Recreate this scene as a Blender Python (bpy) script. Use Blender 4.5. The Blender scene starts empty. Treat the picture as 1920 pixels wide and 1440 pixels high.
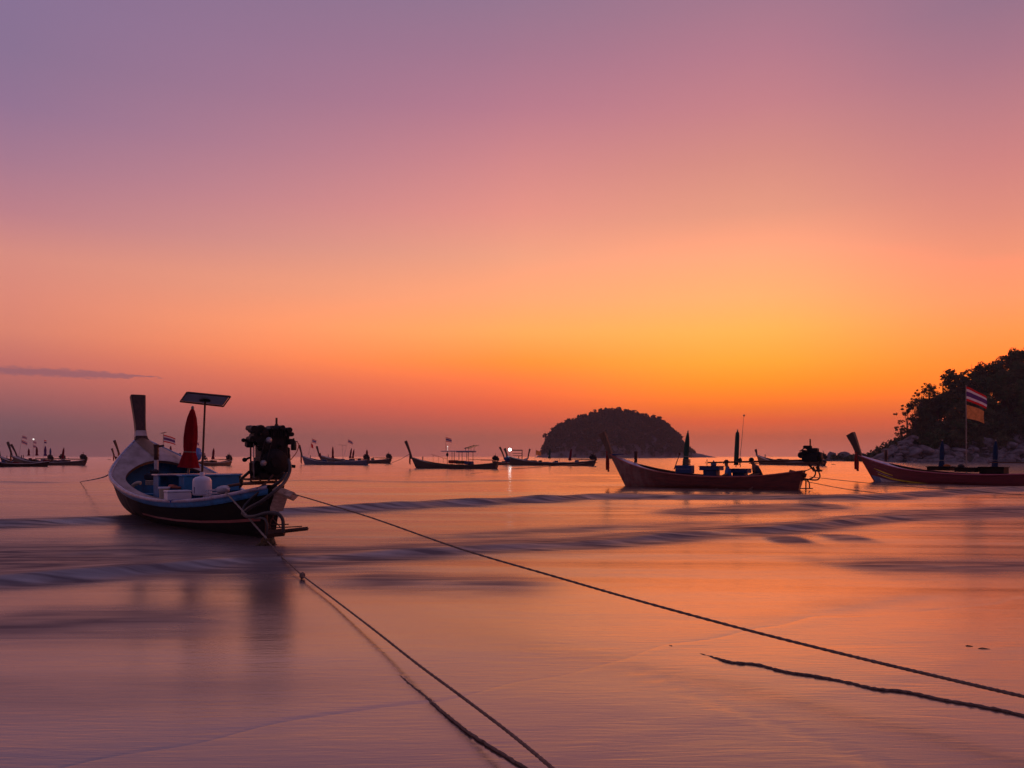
import bpy, math, random
import numpy as np
from mathutils import Vector, Matrix, Euler
random.seed(7); RS = np.random.RandomState(11)
R = math.radians
C = bpy.context.scene.collection
scn = bpy.context.scene

# ------------------------------------------------------------------ camera, sky, sun, exposure
EYE = 1.6; F = 1440.0; CX = 960.0; HY = 855.5
def W(px, py, d):                       # a point at depth d on the line of sight of a photo pixel
    return Vector(((px-CX)/F*d, d, EYE-(py-HY)/F*d))
def G(px, py, z=0.0):                   # the same on a level plane
    return W(px, py, (EYE-z)*F/(py-HY))

cam = bpy.data.cameras.new('camera'); cam_o = bpy.data.objects.new('camera', cam); C.objects.link(cam_o)
cam_o.location = (0, 0, EYE); cam_o.rotation_euler = (R(90), 0, 0)
cam.sensor_width = 36; cam.lens = 27; cam.shift_y = 135.5/1920
cam.clip_start = .05; cam.clip_end = 20000
scn.camera = cam_o

def lin(c):
    return tuple((v/255/12.92 if v/255 <= .04045 else ((v/255+.055)/1.055)**2.4) for v in c)+(1,)

world = bpy.data.worlds.new('World'); scn.world = world; world.use_nodes = True
nt = world.node_tree; nt.nodes.clear()
N = lambda t: nt.nodes.new(t)
def lk(a, b): nt.links.new(a, b)
tc = N('ShaderNodeTexCoord'); sp = N('ShaderNodeSeparateXYZ'); lk(tc.outputs['Generated'], sp.inputs[0])
def math_(op, a, b=None, c=None):
    n = N('ShaderNodeMath'); n.operation = op
    for i, v in enumerate((a, b, c)):
        if v is None: continue
        if isinstance(v, (int, float)): n.inputs[i].default_value = v
        else: lk(v, n.inputs[i])
    return n.outputs[0]
el = math_('MULTIPLY', math_('ARCSINE', math_('MAXIMUM', math_('MINIMUM', sp.outputs[2], 1.0), -1.0)), 180/math.pi)
az = math_('MULTIPLY', math_('ARCTAN2', sp.outputs[0], sp.outputs[1]), 180/math.pi)
# sky colours as seen in the photograph, by height above the horizon and by bearing
PYS = [850, 820, 790, 760, 720, 680, 620, 560, 480, 400, 300, 200, 100, 0]
TOP = [(45, (118,104,142)), (90, (88,84,124))]
SKY = {   # 8-bit sRGB by photo row
 -32: [(140,90,98),(136,90,97),(139,92,98),(155,96,99),(180,105,101),(200,114,104),(221,133,112),(224,139,120),(218,142,129),(194,131,138),(171,123,144),(152,117,147),(142,115,147),(136,113,146)],
 0:   [(180,101,95),(178,99,90),(205,99,82),(232,105,76),(250,124,73),(255,148,68),(255,173,97),(254,171,119),(245,164,132),(232,150,136),(211,137,139),(187,125,142),(168,120,143),(150,117,142)],
 16:  [(194,108,98),(196,102,86),(226,104,72),(250,121,60),(255,148,54),(255,168,64),(255,183,90),(254,181,114),(249,172,128),(236,157,131),(217,143,133),(200,131,138),(183,124,141),(165,120,140)],
 32:  [(184,104,100),(188,100,90),(214,102,78),(236,112,68),(246,130,58),(250,143,62),(252,155,84),(248,158,106),(240,153,119),(228,144,126),(211,134,131),(192,127,135),(172,120,138),(154,115,137)],
 180: [(76,62,84),(78,64,88),(80,66,92),(84,68,94),(88,71,97),(92,74,100),(95,76,103),(97,77,106),(99,79,110),(100,80,112),(100,81,114),(99,81,115),(98,82,117),(97,82,118)],
}
GAIN = {-32: [(-0.0192, 0.009, 0.009), (-0.0408, 0.0092, 0.0018), (-0.0294, 0.0047, 0.0059), (0.0101, 0.0067, 0.0043), (0.0281, 0.0097, 0.0049), (0.0332, 0.0086, 0.0068), (0.0426, 0.015, 0.0074), (0.0261, 0.0082, 0.0078), (0.0229, 0.0091, 0.0075), (-0.0041, -0.0002, 0.0092), (-0.0102, 0.0003, 0.0078), (-0.0128, 0.0002, 0.0078), (-0.0106, 0.0007, 0.0058), (0.004, 0.0058, 0.0166)], 0: [(0.1229, 0.0252, -0.0024), (0.1069, 0.0194, -0.0134), (0.1087, 0.0029, -0.0132), (0.1511, 0.0007, -0.0141), (0.1095, 0.0085, -0.0102), (0.0981, 0.0238, -0.0168), (0.0478, 0.037, -0.001), (0.0142, 0.0197, 0.005), (0.0303, 0.016, 0.007), (0.0372, 0.0075, 0.0056), (0.0205, 0.005, 0.0049), (0.0048, 0.0012, 0.0049), (-0.0014, 0.0012, 0.0035), (0.0071, 0.0061, 0.0133)], 16: [(0.2072, 0.0499, 0.009), (0.1781, 0.0176, -0.0268), (0.1745, 0.0018, -0.0223), (0.1669, 0.0211, -0.0242), (0.153, 0.0374, -0.0197), (0.1526, 0.0422, -0.0114), (0.1122, 0.04, -0.0027), (0.0569, 0.0249, 0.0045), (0.0262, 0.016, 0.0055), (0.0184, 0.0075, 0.0045), (0.0107, 0.0035, 0.0029), (0.0063, 0.0019, 0.0041), (0.0036, 0.002, 0.0035), (0.0048, 0.0028, 0.0097)], 32: [(0.1703, 0.0439, 0.0184), (0.202, 0.025, -0.0221), (0.1738, 0.0068, -0.0213), (0.1579, 0.0172, -0.0207), (0.1642, 0.0276, -0.0199), (0.1579, 0.027, -0.0135), (0.12, 0.0251, -0.0048), (0.0509, 0.0176, 0.003), (0.0068, 0.0105, 0.0039), (0.0213, 0.0059, 0.0044), (0.0102, 0.0026, 0.004), (0.0042, 0.0021, 0.0036), (-0.0004, 0.0013, 0.0034), (-0.0006, 0.0045, 0.0114)]}   # linear light added back for what the haze takes, same rows
fac = math_('DIVIDE', el, 90.0)
def ramp(a):
    n = N('ShaderNodeValToRGB'); cr = n.color_ramp; cr.interpolation = 'LINEAR'; ca = math.cos(R(a)) if a < 90 else 1
    st = [(math.degrees(math.atan((HY-y)/F*ca)), c) for y, c in zip(PYS, SKY[a])]+(TOP if a < 90 else [(45, (93,83,120)), (90, (88,84,124))])
    cr.elements[0].position = st[0][0]/90; cr.elements[0].color = lin(st[0][1])
    cr.elements[1].position = 1.0; cr.elements[1].color = lin(st[-1][1])
    for e, c in st[1:-1]:
        x = cr.elements.new(e/90); x.color = lin(c)
    for e, g in zip(cr.elements, GAIN.get(a, ())): e.color = tuple(max(0,(v+w)/2) for v, w in zip(e.color[:3], g))+(1,)
    for e in list(cr.elements)[len(GAIN.get(a, ())):]: e.color = tuple(v/2 for v in e.color[:3])+(1,)
    for e, k in zip(list(cr.elements)[4:9], {0: (1.1, 1.35, 1.4, 1.15, 1.0), 16: (1.4, 2.1, 2.4, 1.9, 1.2), 32: (1.3, 1.8, 2.0, 1.6, 1.1)}.get(a, (1,)*5)):   # the afterglow is brighter than the photograph can show: red runs past white
        if a in (0, 16, 32): e.color = (e.color[0]*k, e.color[1], e.color[2], 1)
    lk(fac, n.inputs[0]); return n.outputs[0]
def mapr(v, a, b, smooth=True):
    n = N('ShaderNodeMapRange'); n.interpolation_type = 'SMOOTHSTEP' if smooth else 'LINEAR'
    lk(v, n.inputs['Value']); n.inputs['From Min'].default_value = a; n.inputs['From Max'].default_value = b
    return n.outputs[0]
def mix(f, a, b):
    n = N('ShaderNodeMix'); n.data_type = 'RGBA'
    if isinstance(f, float): n.inputs[0].default_value = f
    else: lk(f, n.inputs[0])
    for i, v in ((6, a), (7, b)):
        if isinstance(v, tuple): n.inputs[i].default_value = v
        else: lk(v, n.inputs[i])
    return n.outputs[2]
col = mix(mapr(az, -33, 1, False), ramp(-32), ramp(0))
col = mix(mapr(az, -3, 17), col, ramp(16))
col = mix(mapr(az, 17, 33), col, ramp(32))
col = mix(mapr(math_('ABSOLUTE', az), 38, 150), col, ramp(180))
# the one thin cloud streak low in the left of the sky
cmb = N('ShaderNodeCombineXYZ'); lk(math_('MULTIPLY', az, .9), cmb.inputs[0]); lk(math_('MULTIPLY', el, 3.0), cmb.inputs[1])
nz = N('ShaderNodeTexNoise'); nz.inputs['Scale'].default_value = 1.6; nz.inputs['Detail'].default_value = 6; lk(cmb.outputs[0], nz.inputs['Vector'])
taper = math_('MULTIPLY', mapr(az, -23.8, -29.0), mapr(az, -75, -45))
thick = math_('ADD', math_('MULTIPLY', taper, .26), .015)
dist = math_('ABSOLUTE', math_('SUBTRACT', math_('SUBTRACT', el, 5.34), math_('MULTIPLY', math_('SUBTRACT', nz.outputs[0], .5), .5)))
cm = math_('MULTIPLY', mapr(math_('DIVIDE', dist, thick), 1.25, .45), mapr(az, -23.8, -25.4))
col = mix(math_('MULTIPLY', cm, .68), col, tuple(v/2 for v in lin((140,96,110))))
bg = N('ShaderNodeBackground'); lk(col, bg.inputs[0]); bg.inputs[1].default_value = 2.0
sk = N('ShaderNodeTexSky'); sk.sky_type = 'NISHITA'; sk.sun_disc = False
sk.sun_elevation = R(0.5); sk.sun_rotation = R(16)
bg2 = N('ShaderNodeBackground'); lk(sk.outputs[0], bg2.inputs[0]); bg2.inputs[1].default_value = 0.002
ad = N('ShaderNodeAddShader'); lk(bg.outputs[0], ad.inputs[0]); lk(bg2.outputs[0], ad.inputs[1])
wo = N('ShaderNodeOutputWorld'); lk(ad.outputs[0], wo.inputs[0])

sun = bpy.data.lights.new('sun', 'SUN'); sun.energy = 0.03; sun.angle = R(30); sun.color = (1, .46, .2)
sun_o = bpy.data.objects.new('sun', sun); C.objects.link(sun_o)
sun_o.rotation_euler = Vector((-math.sin(R(16))*math.cos(R(5)), -math.cos(R(16))*math.cos(R(5)), -math.sin(R(5)))).to_track_quat('-Z', 'Y').to_euler()

vs = scn.view_settings; scn.display_settings.display_device = 'sRGB'
vs.view_transform = 'Standard'; vs.look = 'None'; vs.exposure = 0; vs.gamma = 1; vs.use_curve_mapping = False
scn.cycles.use_denoising = True
scn.cycles.max_bounces = 6
scn.cycles.sample_clamp_indirect = 4

# ------------------------------------------------------------------ materials
MATS = {}
def mat(name, rgb, rough=.6, var=.25, scale=6, bump=.15, metal=0, spec=.35, stretch=(1,1,1), coat=0, dirt=None, bscale=None):
    if name in MATS: return MATS[name]
    m = bpy.data.materials.new(name); m.use_nodes = True; t = m.node_tree; b = t.nodes['Principled BSDF']
    b.inputs['Roughness'].default_value = rough; b.inputs['Metallic'].default_value = metal
    b.inputs['Specular IOR Level'].default_value = spec
    if coat: b.inputs['Coat Weight'].default_value = coat; b.inputs['Coat Roughness'].default_value = .15
    tcn = t.nodes.new('ShaderNodeTexCoord'); mp = t.nodes.new('ShaderNodeMapping'); mp.inputs['Scale'].default_value = stretch
    t.links.new(tcn.outputs['Object'], mp.inputs[0])
    n = t.nodes.new('ShaderNodeTexNoise'); n.inputs['Scale'].default_value = scale; n.inputs['Detail'].default_value = 6; n.inputs['Roughness'].default_value = .65
    t.links.new(mp.outputs[0], n.inputs['Vector'])
    cr = t.nodes.new('ShaderNodeValToRGB'); e = cr.color_ramp.elements
    lo = dirt if dirt else tuple(c*(1-var) for c in rgb); hi = tuple(min(1, c*(1+var)) for c in rgb)
    e[0].position = .32; e[1].position = .68; e[0].color = (*lo, 1); e[1].color = (*hi, 1)
    t.links.new(n.outputs[0], cr.inputs[0]); t.links.new(cr.outputs[0], b.inputs['Base Color'])
    if bump:
        n2 = t.nodes.new('ShaderNodeTexNoise'); n2.inputs['Scale'].default_value = bscale or scale*4; n2.inputs['Detail'].default_value = 5
        t.links.new(mp.outputs[0], n2.inputs['Vector'])
        bp = t.nodes.new('ShaderNodeBump'); bp.inputs['Strength'].default_value = bump; bp.inputs['Distance'].default_value = .02
        t.links.new(n2.outputs[0], bp.inputs['Height']); t.links.new(bp.outputs[0], b.inputs['Normal'])
    MATS[name] = m; return m
def emit(name, rgb, s):
    m = bpy.data.materials.new(name); m.use_nodes = True; b = m.node_tree.nodes['Principled BSDF']
    b.inputs['Emission Color'].default_value = (*rgb, 1); b.inputs['Emission Strength'].default_value = s
    return m
white_paint = mat('weathered_white_paint', (.50,.47,.47), .45, .18, 5, .12, dirt=(.34,.27,.25))
deck_paint = mat('worn_deck_paint', (.33,.25,.245), .5, .15, 2.0, .15, dirt=(.13,.08,.065), stretch=(.6,1.6,1))
blue_paint = mat('blue_paint', (.012,.17,.36), .45, .3, 5, .1, dirt=(.008,.09,.20))
dkblue_paint = mat('dark_blue_paint', (.012,.045,.14), .45, .3, 5, .1)
rim_paint = mat('pale_blue_rim_paint', (.19,.22,.36), .25, .3, 5, .08, spec=.6, dirt=(.10,.08,.10))
hull_dark = mat('dark_tarred_hull_wood', (.016,.009,.007), .6, .5, 3, .25, stretch=(.5,3,6), dirt=(.008,.005,.004), spec=.15)
hull_red = mat('red_brown_hull_paint', (.17,.030,.016), .38, .35, 2.5, .15, stretch=(.5,3,5), dirt=(.07,.016,.010))
hull_crimson = mat('dark_crimson_hull_paint', (.15,.012,.014), .35, .3, 2.5, .1, stretch=(.5,3,5))
hull_brown = mat('brown_hull_wood', (.07,.035,.022), .5, .4, 2, .1, stretch=(.5,3,5))
hull_olive = mat('olive_hull_paint', (.085,.075,.03), .5, .4, 2, .1, stretch=(.5,3,5))
hull_grey = mat('grey_blue_hull_paint', (.075,.08,.12), .5, .4, 2, .1, stretch=(.5,3,5))
wood = mat('weathered_wood', (.16,.085,.045), .6, .45, 3, .3, stretch=(6,6,.7))
wood_dark = mat('dark_varnished_wood', (.055,.024,.016), .4, .45, 3, .2, stretch=(6,6,.8))
wood_light = mat('pale_stern_wood', (.55,.36,.24), .55, .3, 3, .25, stretch=(2,2,6), dirt=(.28,.15,.09))
yellow_paint = mat('yellow_paint', (.75,.52,.03), .4, .25, 4, .1)
metal_dark = mat('greasy_engine_iron', (.010,.008,.008), .55, .5, 12, .35, metal=.1, spec=.25)
metal_grey = mat('dull_aluminium', (.34,.32,.31), .4, .3, 10, .2, metal=.6)
steel = mat('galvanised_pipe', (.28,.25,.22), .45, .3, 10, .15, metal=.5)
rust = mat('rusty_steel', (.10,.040,.02), .7, .5, 12, .4)
black_rubber = mat('black_hose_rubber', (.028,.024,.022), .5, .3, 20, .2)
grey_hose = mat('grey_corrugated_hose', (.060,.050,.044), .5, .3, 20, .2)
orange_hose = mat('orange_fuel_hose', (.55,.08,.01), .4, .2, 10, 0)
red_cloth = mat('red_umbrella_cloth', (.26,.003,.010), .8, .25, 6, .2, spec=.1)
green_cloth = mat('dark_green_umbrella_cloth', (.03,.075,.05), .8, .3, 6, .2, spec=.1)
blue_cloth = mat('blue_umbrella_cloth', (.015,.035,.075), .8, .3, 6, .2, spec=.1)
maroon_cloth = mat('maroon_umbrella_cloth', (.16,.012,.02), .8, .3, 6, .2, spec=.1)
purple_cloth = mat('purple_umbrella_cloth', (.09,.02,.12), .8, .3, 6, .2, spec=.1)
garland_red = mat('red_garland_ribbon', (.30,.025,.02), .8, .35, 14, .3, spec=.1)
garland_or = mat('orange_garland_ribbon', (.45,.13,.03), .8, .35, 14, .3, spec=.1)
flag_red = mat('flag_red', (.62,.03,.03), .8, .1, 5, 0, spec=.1)
flag_white = mat('flag_white', (.72,.66,.64), .8, .08, 5, 0, spec=.1)
flag_blue = mat('flag_blue', (.12,.05,.17), .8, .1, 5, 0, spec=.1)
def thin_cloth(m):
    t=m.node_tree; b=t.nodes['Principled BSDF']; tr=t.nodes.new('ShaderNodeBsdfTranslucent'); t.links.new(b.inputs['Base Color'].links[0].from_socket,tr.inputs[0]); mx=t.nodes.new('ShaderNodeMixShader'); mx.inputs[0].default_value=.5
    t.links.new(b.outputs[0],mx.inputs[1]); t.links.new(tr.outputs[0],mx.inputs[2]); t.links.new(mx.outputs[0],t.nodes['Material Output'].inputs[0])
flag_brown = mat('faded_orange_flag', (.62,.26,.09), .8, .3, 5, 0, spec=.1)
for m_ in (flag_red, flag_white, flag_blue, flag_brown): thin_cloth(m_)
white_plastic = mat('white_plastic', (.62,.63,.68), .3, .08, 5, 0, spec=.4)
blue_plastic = mat('blue_plastic', (.02,.06,.35), .3, .1, 5, 0)
beige_plastic = mat('beige_plastic', (.42,.34,.24), .45, .2, 5, .05)
towel_white = mat('crumpled_white_cloth', (.6,.57,.58), .85, .15, 8, .4, spec=.1)
shirt_blue = mat('blue_shirt_cloth', (.04,.12,.3), .85, .2, 8, .2, spec=.1)
shirt_dark = mat('dark_shirt_cloth', (.03,.035,.05), .85, .2, 8, .2, spec=.1)
skin_m = mat('tanned_skin', (.20,.095,.055), .5, .12, 8, .05)
hair_m = mat('black_hair', (.010,.008,.008), .5, .2, 20, .2)
rope_m = mat('frayed_mooring_rope', (.24,.16,.12), .8, .45, 40, .6, spec=.1)
rope_pale = mat('pale_mooring_rope', (.30,.24,.19), .8, .3, 40, .5, spec=.1)
weed_m = mat('brown_seaweed', (.13,.08,.03), .6, .5, 15, .3)
panel_back = mat('solar_panel_back_sheet', (.42,.42,.44), .5, .1, 3, 0)
panel_front = mat('solar_panel_cells', (.01,.012,.04), .15, .2, 3, 0, spec=.6)
bark = mat('tree_bark', (.07,.05,.04), .85, .4, 4, .5)
LEAFS = [mat('foliage_dark', (.060,.075,.035), .7, .45, .35, 0, spec=.2), mat('foliage_olive', (.10,.105,.045), .7, .45, .35, 0, spec=.2), mat('foliage_fresh', (.075,.12,.045), .7, .45, .35, 0, spec=.2)]
rock_m = mat('granite_boulder', (.22,.18,.175), .85, .4, .5, .8, dirt=(.05,.04,.038), bscale=3)
rock_far = mat('shore_rock_far', (.24,.20,.19), .85, .4, .05, .3, dirt=(.09,.075,.07), bscale=.3)
earth_m = mat('hillside_earth', (.055,.045,.03), .9, .4, .1, .4)
lamp_m = emit('lit_deck_lamp', (.9,1,1), 14)
lamp_small = emit('small_lit_bulb', (1,.93,.85), 1.0)

def add_wear(m, x0, x1, rgb, z1=None):
    '''paint scuffed back to pale wood towards one end of the hull'''
    t=m.node_tree; b=t.nodes['Principled BSDF']; src=b.inputs['Base Color'].links[0].from_socket
    tc_=t.nodes.new('ShaderNodeTexCoord'); sx=t.nodes.new('ShaderNodeSeparateXYZ'); t.links.new(tc_.outputs['Object'],sx.inputs[0])
    a=t.nodes.new('ShaderNodeMapRange'); t.links.new(sx.outputs[0],a.inputs[0]); a.inputs[1].default_value=x0; a.inputs[2].default_value=x1
    mp=t.nodes.new('ShaderNodeMapping'); mp.inputs['Scale'].default_value=(2.5,2.5,.5); t.links.new(tc_.outputs['Object'],mp.inputs[0])
    n=t.nodes.new('ShaderNodeTexNoise'); n.inputs['Scale'].default_value=1.5; n.inputs['Detail'].default_value=8; t.links.new(mp.outputs[0],n.inputs['Vector'])
    k=t.nodes.new('ShaderNodeMapRange'); t.links.new(n.outputs[0],k.inputs[0]); k.inputs[1].default_value=.35; k.inputs[2].default_value=.65
    mu=t.nodes.new('ShaderNodeMath'); mu.operation='MULTIPLY'; t.links.new(a.outputs[0],mu.inputs[0]); t.links.new(k.outputs[0],mu.inputs[1])
    mx=t.nodes.new('ShaderNodeMix'); mx.data_type='RGBA'; t.links.new(mu.outputs[0],mx.inputs[0]); t.links.new(src,mx.inputs[6]); mx.inputs[7].default_value=(*rgb,1); t.links.new(mx.outputs[2],b.inputs['Base Color'])
hull_worn = mat('tarred_hull_scuffed_bow', (.009,.005,.004), .65, .5, 3, .25, stretch=(.5,3,6), dirt=(.004,.003,.003), spec=.10)
add_wear(hull_worn, 5.2, 8.2, (.24,.15,.11))
add_wear(hull_red, 6.5, 9.5, (.26,.15,.11))

# ------------------------------------------------------------------ mesh helpers
class MB:
    def __init__(s): s.v=[]; s.f=[]; s.sm=[]; s.mi=[]
    def _a(s, vs, fs, sm=False, mi=0):
        o=len(s.v); s.v.extend([tuple(v) for v in vs]); s.f.extend([tuple(i+o for i in f) for f in fs]); s.sm.extend([sm]*len(fs)); s.mi.extend([mi]*len(fs)); return s
    def box(s, c, size, rot=(0,0,0), bev=0.0, mi=0):
        m = Matrix.Translation(Vector(c)) @ Euler(rot).to_matrix().to_4x4()
        x,y,z=[k/2 for k in size]
        if bev<=0:
            vs=[m@Vector((a*x,b*y,d*z)) for d in(-1,1) for a,b in((-1,-1),(1,-1),(1,1),(-1,1))]
            return s._a(vs,[(3,2,1,0),(4,5,6,7),(0,1,5,4),(1,2,6,5),(2,3,7,6),(3,0,4,7)],False,mi)
        e=min(bev,x*.9,y*.9,z*.9); lv=[]
        for (zz,ins) in((-z,e),(-z+e,0),(z-e,0),(z,e)):
            X,Y=x-ins,y-ins
            lv.append([(-X+e*.6,-Y),(X-e*.6,-Y),(X,-Y+e*.6),(X,Y-e*.6),(X-e*.6,Y),(-X+e*.6,Y),(-X,Y-e*.6),(-X,-Y+e*.6)])
            lv[-1]=[m@Vector((a,b,zz)) for a,b in lv[-1]]
        vs=[v for r in lv for v in r]; fs=[tuple(range(7,-1,-1)),tuple(24+i for i in range(8))]
        for r in range(3):
            for i in range(8): j=(i+1)%8; fs.append((r*8+i,r*8+j,r*8+8+j,r*8+8+i))
        return s._a(vs,fs,False,mi)
    def tube(s, pts, r, n=8, cap=True, mi=0, sm=True, flat=1.0):
        pts=[Vector(p) for p in pts]; k=len(pts); rs=r if isinstance(r,(list,tuple)) else [r]*k
        vs=[]; up=Vector((0,0,1)); prev=None
        for i,p in enumerate(pts):
            t=(pts[min(i+1,k-1)]-pts[max(i-1,0)])
            t=t.normalized() if t.length>1e-9 else Vector((0,0,1))
            if prev is None:
                a=t.cross(up if abs(t.z)<.95 else Vector((1,0,0))).normalized()
            else:
                a=(prev-t*prev.dot(t)); a=a.normalized() if a.length>1e-6 else t.orthogonal().normalized()
            prev=a; b=t.cross(a)
            for j in range(n):
                an=2*math.pi*j/n; vs.append(p+(a*math.cos(an)+b*math.sin(an)*flat)*rs[i])
        fs=[(i*n+j,i*n+(j+1)%n,(i+1)*n+(j+1)%n,(i+1)*n+j) for i in range(k-1) for j in range(n)]
        s._a(vs,fs,sm,mi)
        if cap: s._a(vs[:n],[tuple(range(n-1,-1,-1))],False,mi); s._a(vs[-n:],[tuple(range(n))],False,mi)
        return s
    def cyl(s, a, b, r, r2=None, n=12, mi=0): return s.tube([a,b],[r,r if r2 is None else r2],n,True,mi)
    def lathe(s, prof, base=(0,0,0), ax=(0,0,1), n=14, mi=0, flute=0, nf=8):
        q=Vector((0,0,1)).rotation_difference(Vector(ax).normalized()); base=Vector(base); vs=[]
        for r,z in prof:
            for j in range(n):
                an=2*math.pi*j/n; rr=r*(1+flute*math.cos(nf*an)); vs.append(base+q@Vector((rr*math.cos(an),rr*math.sin(an),z)))
        k=len(prof); fs=[(i*n+j,i*n+(j+1)%n,(i+1)*n+(j+1)%n,(i+1)*n+j) for i in range(k-1) for j in range(n)]
        s._a(vs,fs,True,mi); s._a(vs[:n],[tuple(range(n-1,-1,-1))],False,mi); s._a(vs[-n:],[tuple(range(n))],False,mi); return s
    def ball(s, c, r, n=10, m=7, mi=0):
        rx,ry,rz=(r,r,r) if isinstance(r,(int,float)) else r; vs=[]; c=Vector(c)
        for i in range(m+1):
            ph=-math.pi/2+math.pi*i/m
            for j in range(n):
                an=2*math.pi*j/n; vs.append(c+Vector((rx*math.cos(ph)*math.cos(an),ry*math.cos(ph)*math.sin(an),rz*math.sin(ph))))
        return s._a(vs,[(i*n+j,i*n+(j+1)%n,(i+1)*n+(j+1)%n,(i+1)*n+j) for i in range(m) for j in range(n)],True,mi)
    def grid(s, rows, sm=True, mi=0, flip=False):
        n=len(rows[0]); vs=[v for r in rows for v in r]
        fs=[(i*n+j,i*n+j+1,(i+1)*n+j+1,(i+1)*n+j) for i in range(len(rows)-1) for j in range(n-1)]
        if flip: fs=[f[::-1] for f in fs]
        return s._a(vs,fs,sm,mi)
    def build(s, name, m, parent=None, loc=None, rot=None):
        me=bpy.data.meshes.new(name); me.from_pydata(s.v,[],s.f); me.polygons.foreach_set('use_smooth',s.sm); me.polygons.foreach_set('material_index',s.mi)
        for k in (m if isinstance(m,(list,tuple)) else [m]): me.materials.append(k)
        me.update(); o=bpy.data.objects.new(name,me); C.objects.link(o)
        if parent: o.parent=parent
        if loc is not None: o.location=loc
        if rot is not None: o.rotation_euler=rot
        return o
def tag(o,label=None,cat=None,group=None,kind=None):
    for k,v in(('label',label),('category',cat),('group',group),('kind',kind)):
        if v: o[k]=v
    return o
def thing(name,label,cat,loc=(0,0,0),rz=0,group=None):
    o=bpy.data.objects.new(name,None); C.objects.link(o); o.location=loc; o.rotation_euler=(0,0,rz); o.empty_display_size=.3
    return tag(o,label,cat,group)
def copy_tree(o,parent=None):
    c=o.copy(); C.objects.link(c)
    if parent: c.parent=parent
    for ch in list(o.children): copy_tree(ch,c)
    return c
def smooth_pts(pts,k=6):                # Catmull-Rom through the points
    P=[Vector(p) for p in pts]; P=[P[0]*2-P[1]]+P+[P[-1]*2-P[-2]]; out=[]
    for i in range(1,len(P)-2):
        for j in range(k):
            t=j/k; a,b,c,d=P[i-1:i+3]
            out.append(.5*((2*b)+(c-a)*t+(2*a-5*b+4*c-d)*t*t+(3*b-a-3*c+d)*t**3))
    out.append(P[-2]); return out
def np_mesh(name, V, Fq, m, smooth=True):
    me=bpy.data.meshes.new(name); nv=len(V); nf=len(Fq); k=Fq.shape[1]
    me.vertices.add(nv); me.vertices.foreach_set('co',np.asarray(V,np.float32).ravel())
    me.loops.add(nf*k); me.loops.foreach_set('vertex_index',Fq.astype(np.int32).ravel())
    me.polygons.add(nf); me.polygons.foreach_set('loop_start',np.arange(0,nf*k,k,dtype=np.int32)); me.polygons.foreach_set('loop_total',np.full(nf,k,np.int32))
    me.polygons.foreach_set('use_smooth',np.full(nf,smooth))
    me.materials.append(m); me.update(calc_edges=True); return me

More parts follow.
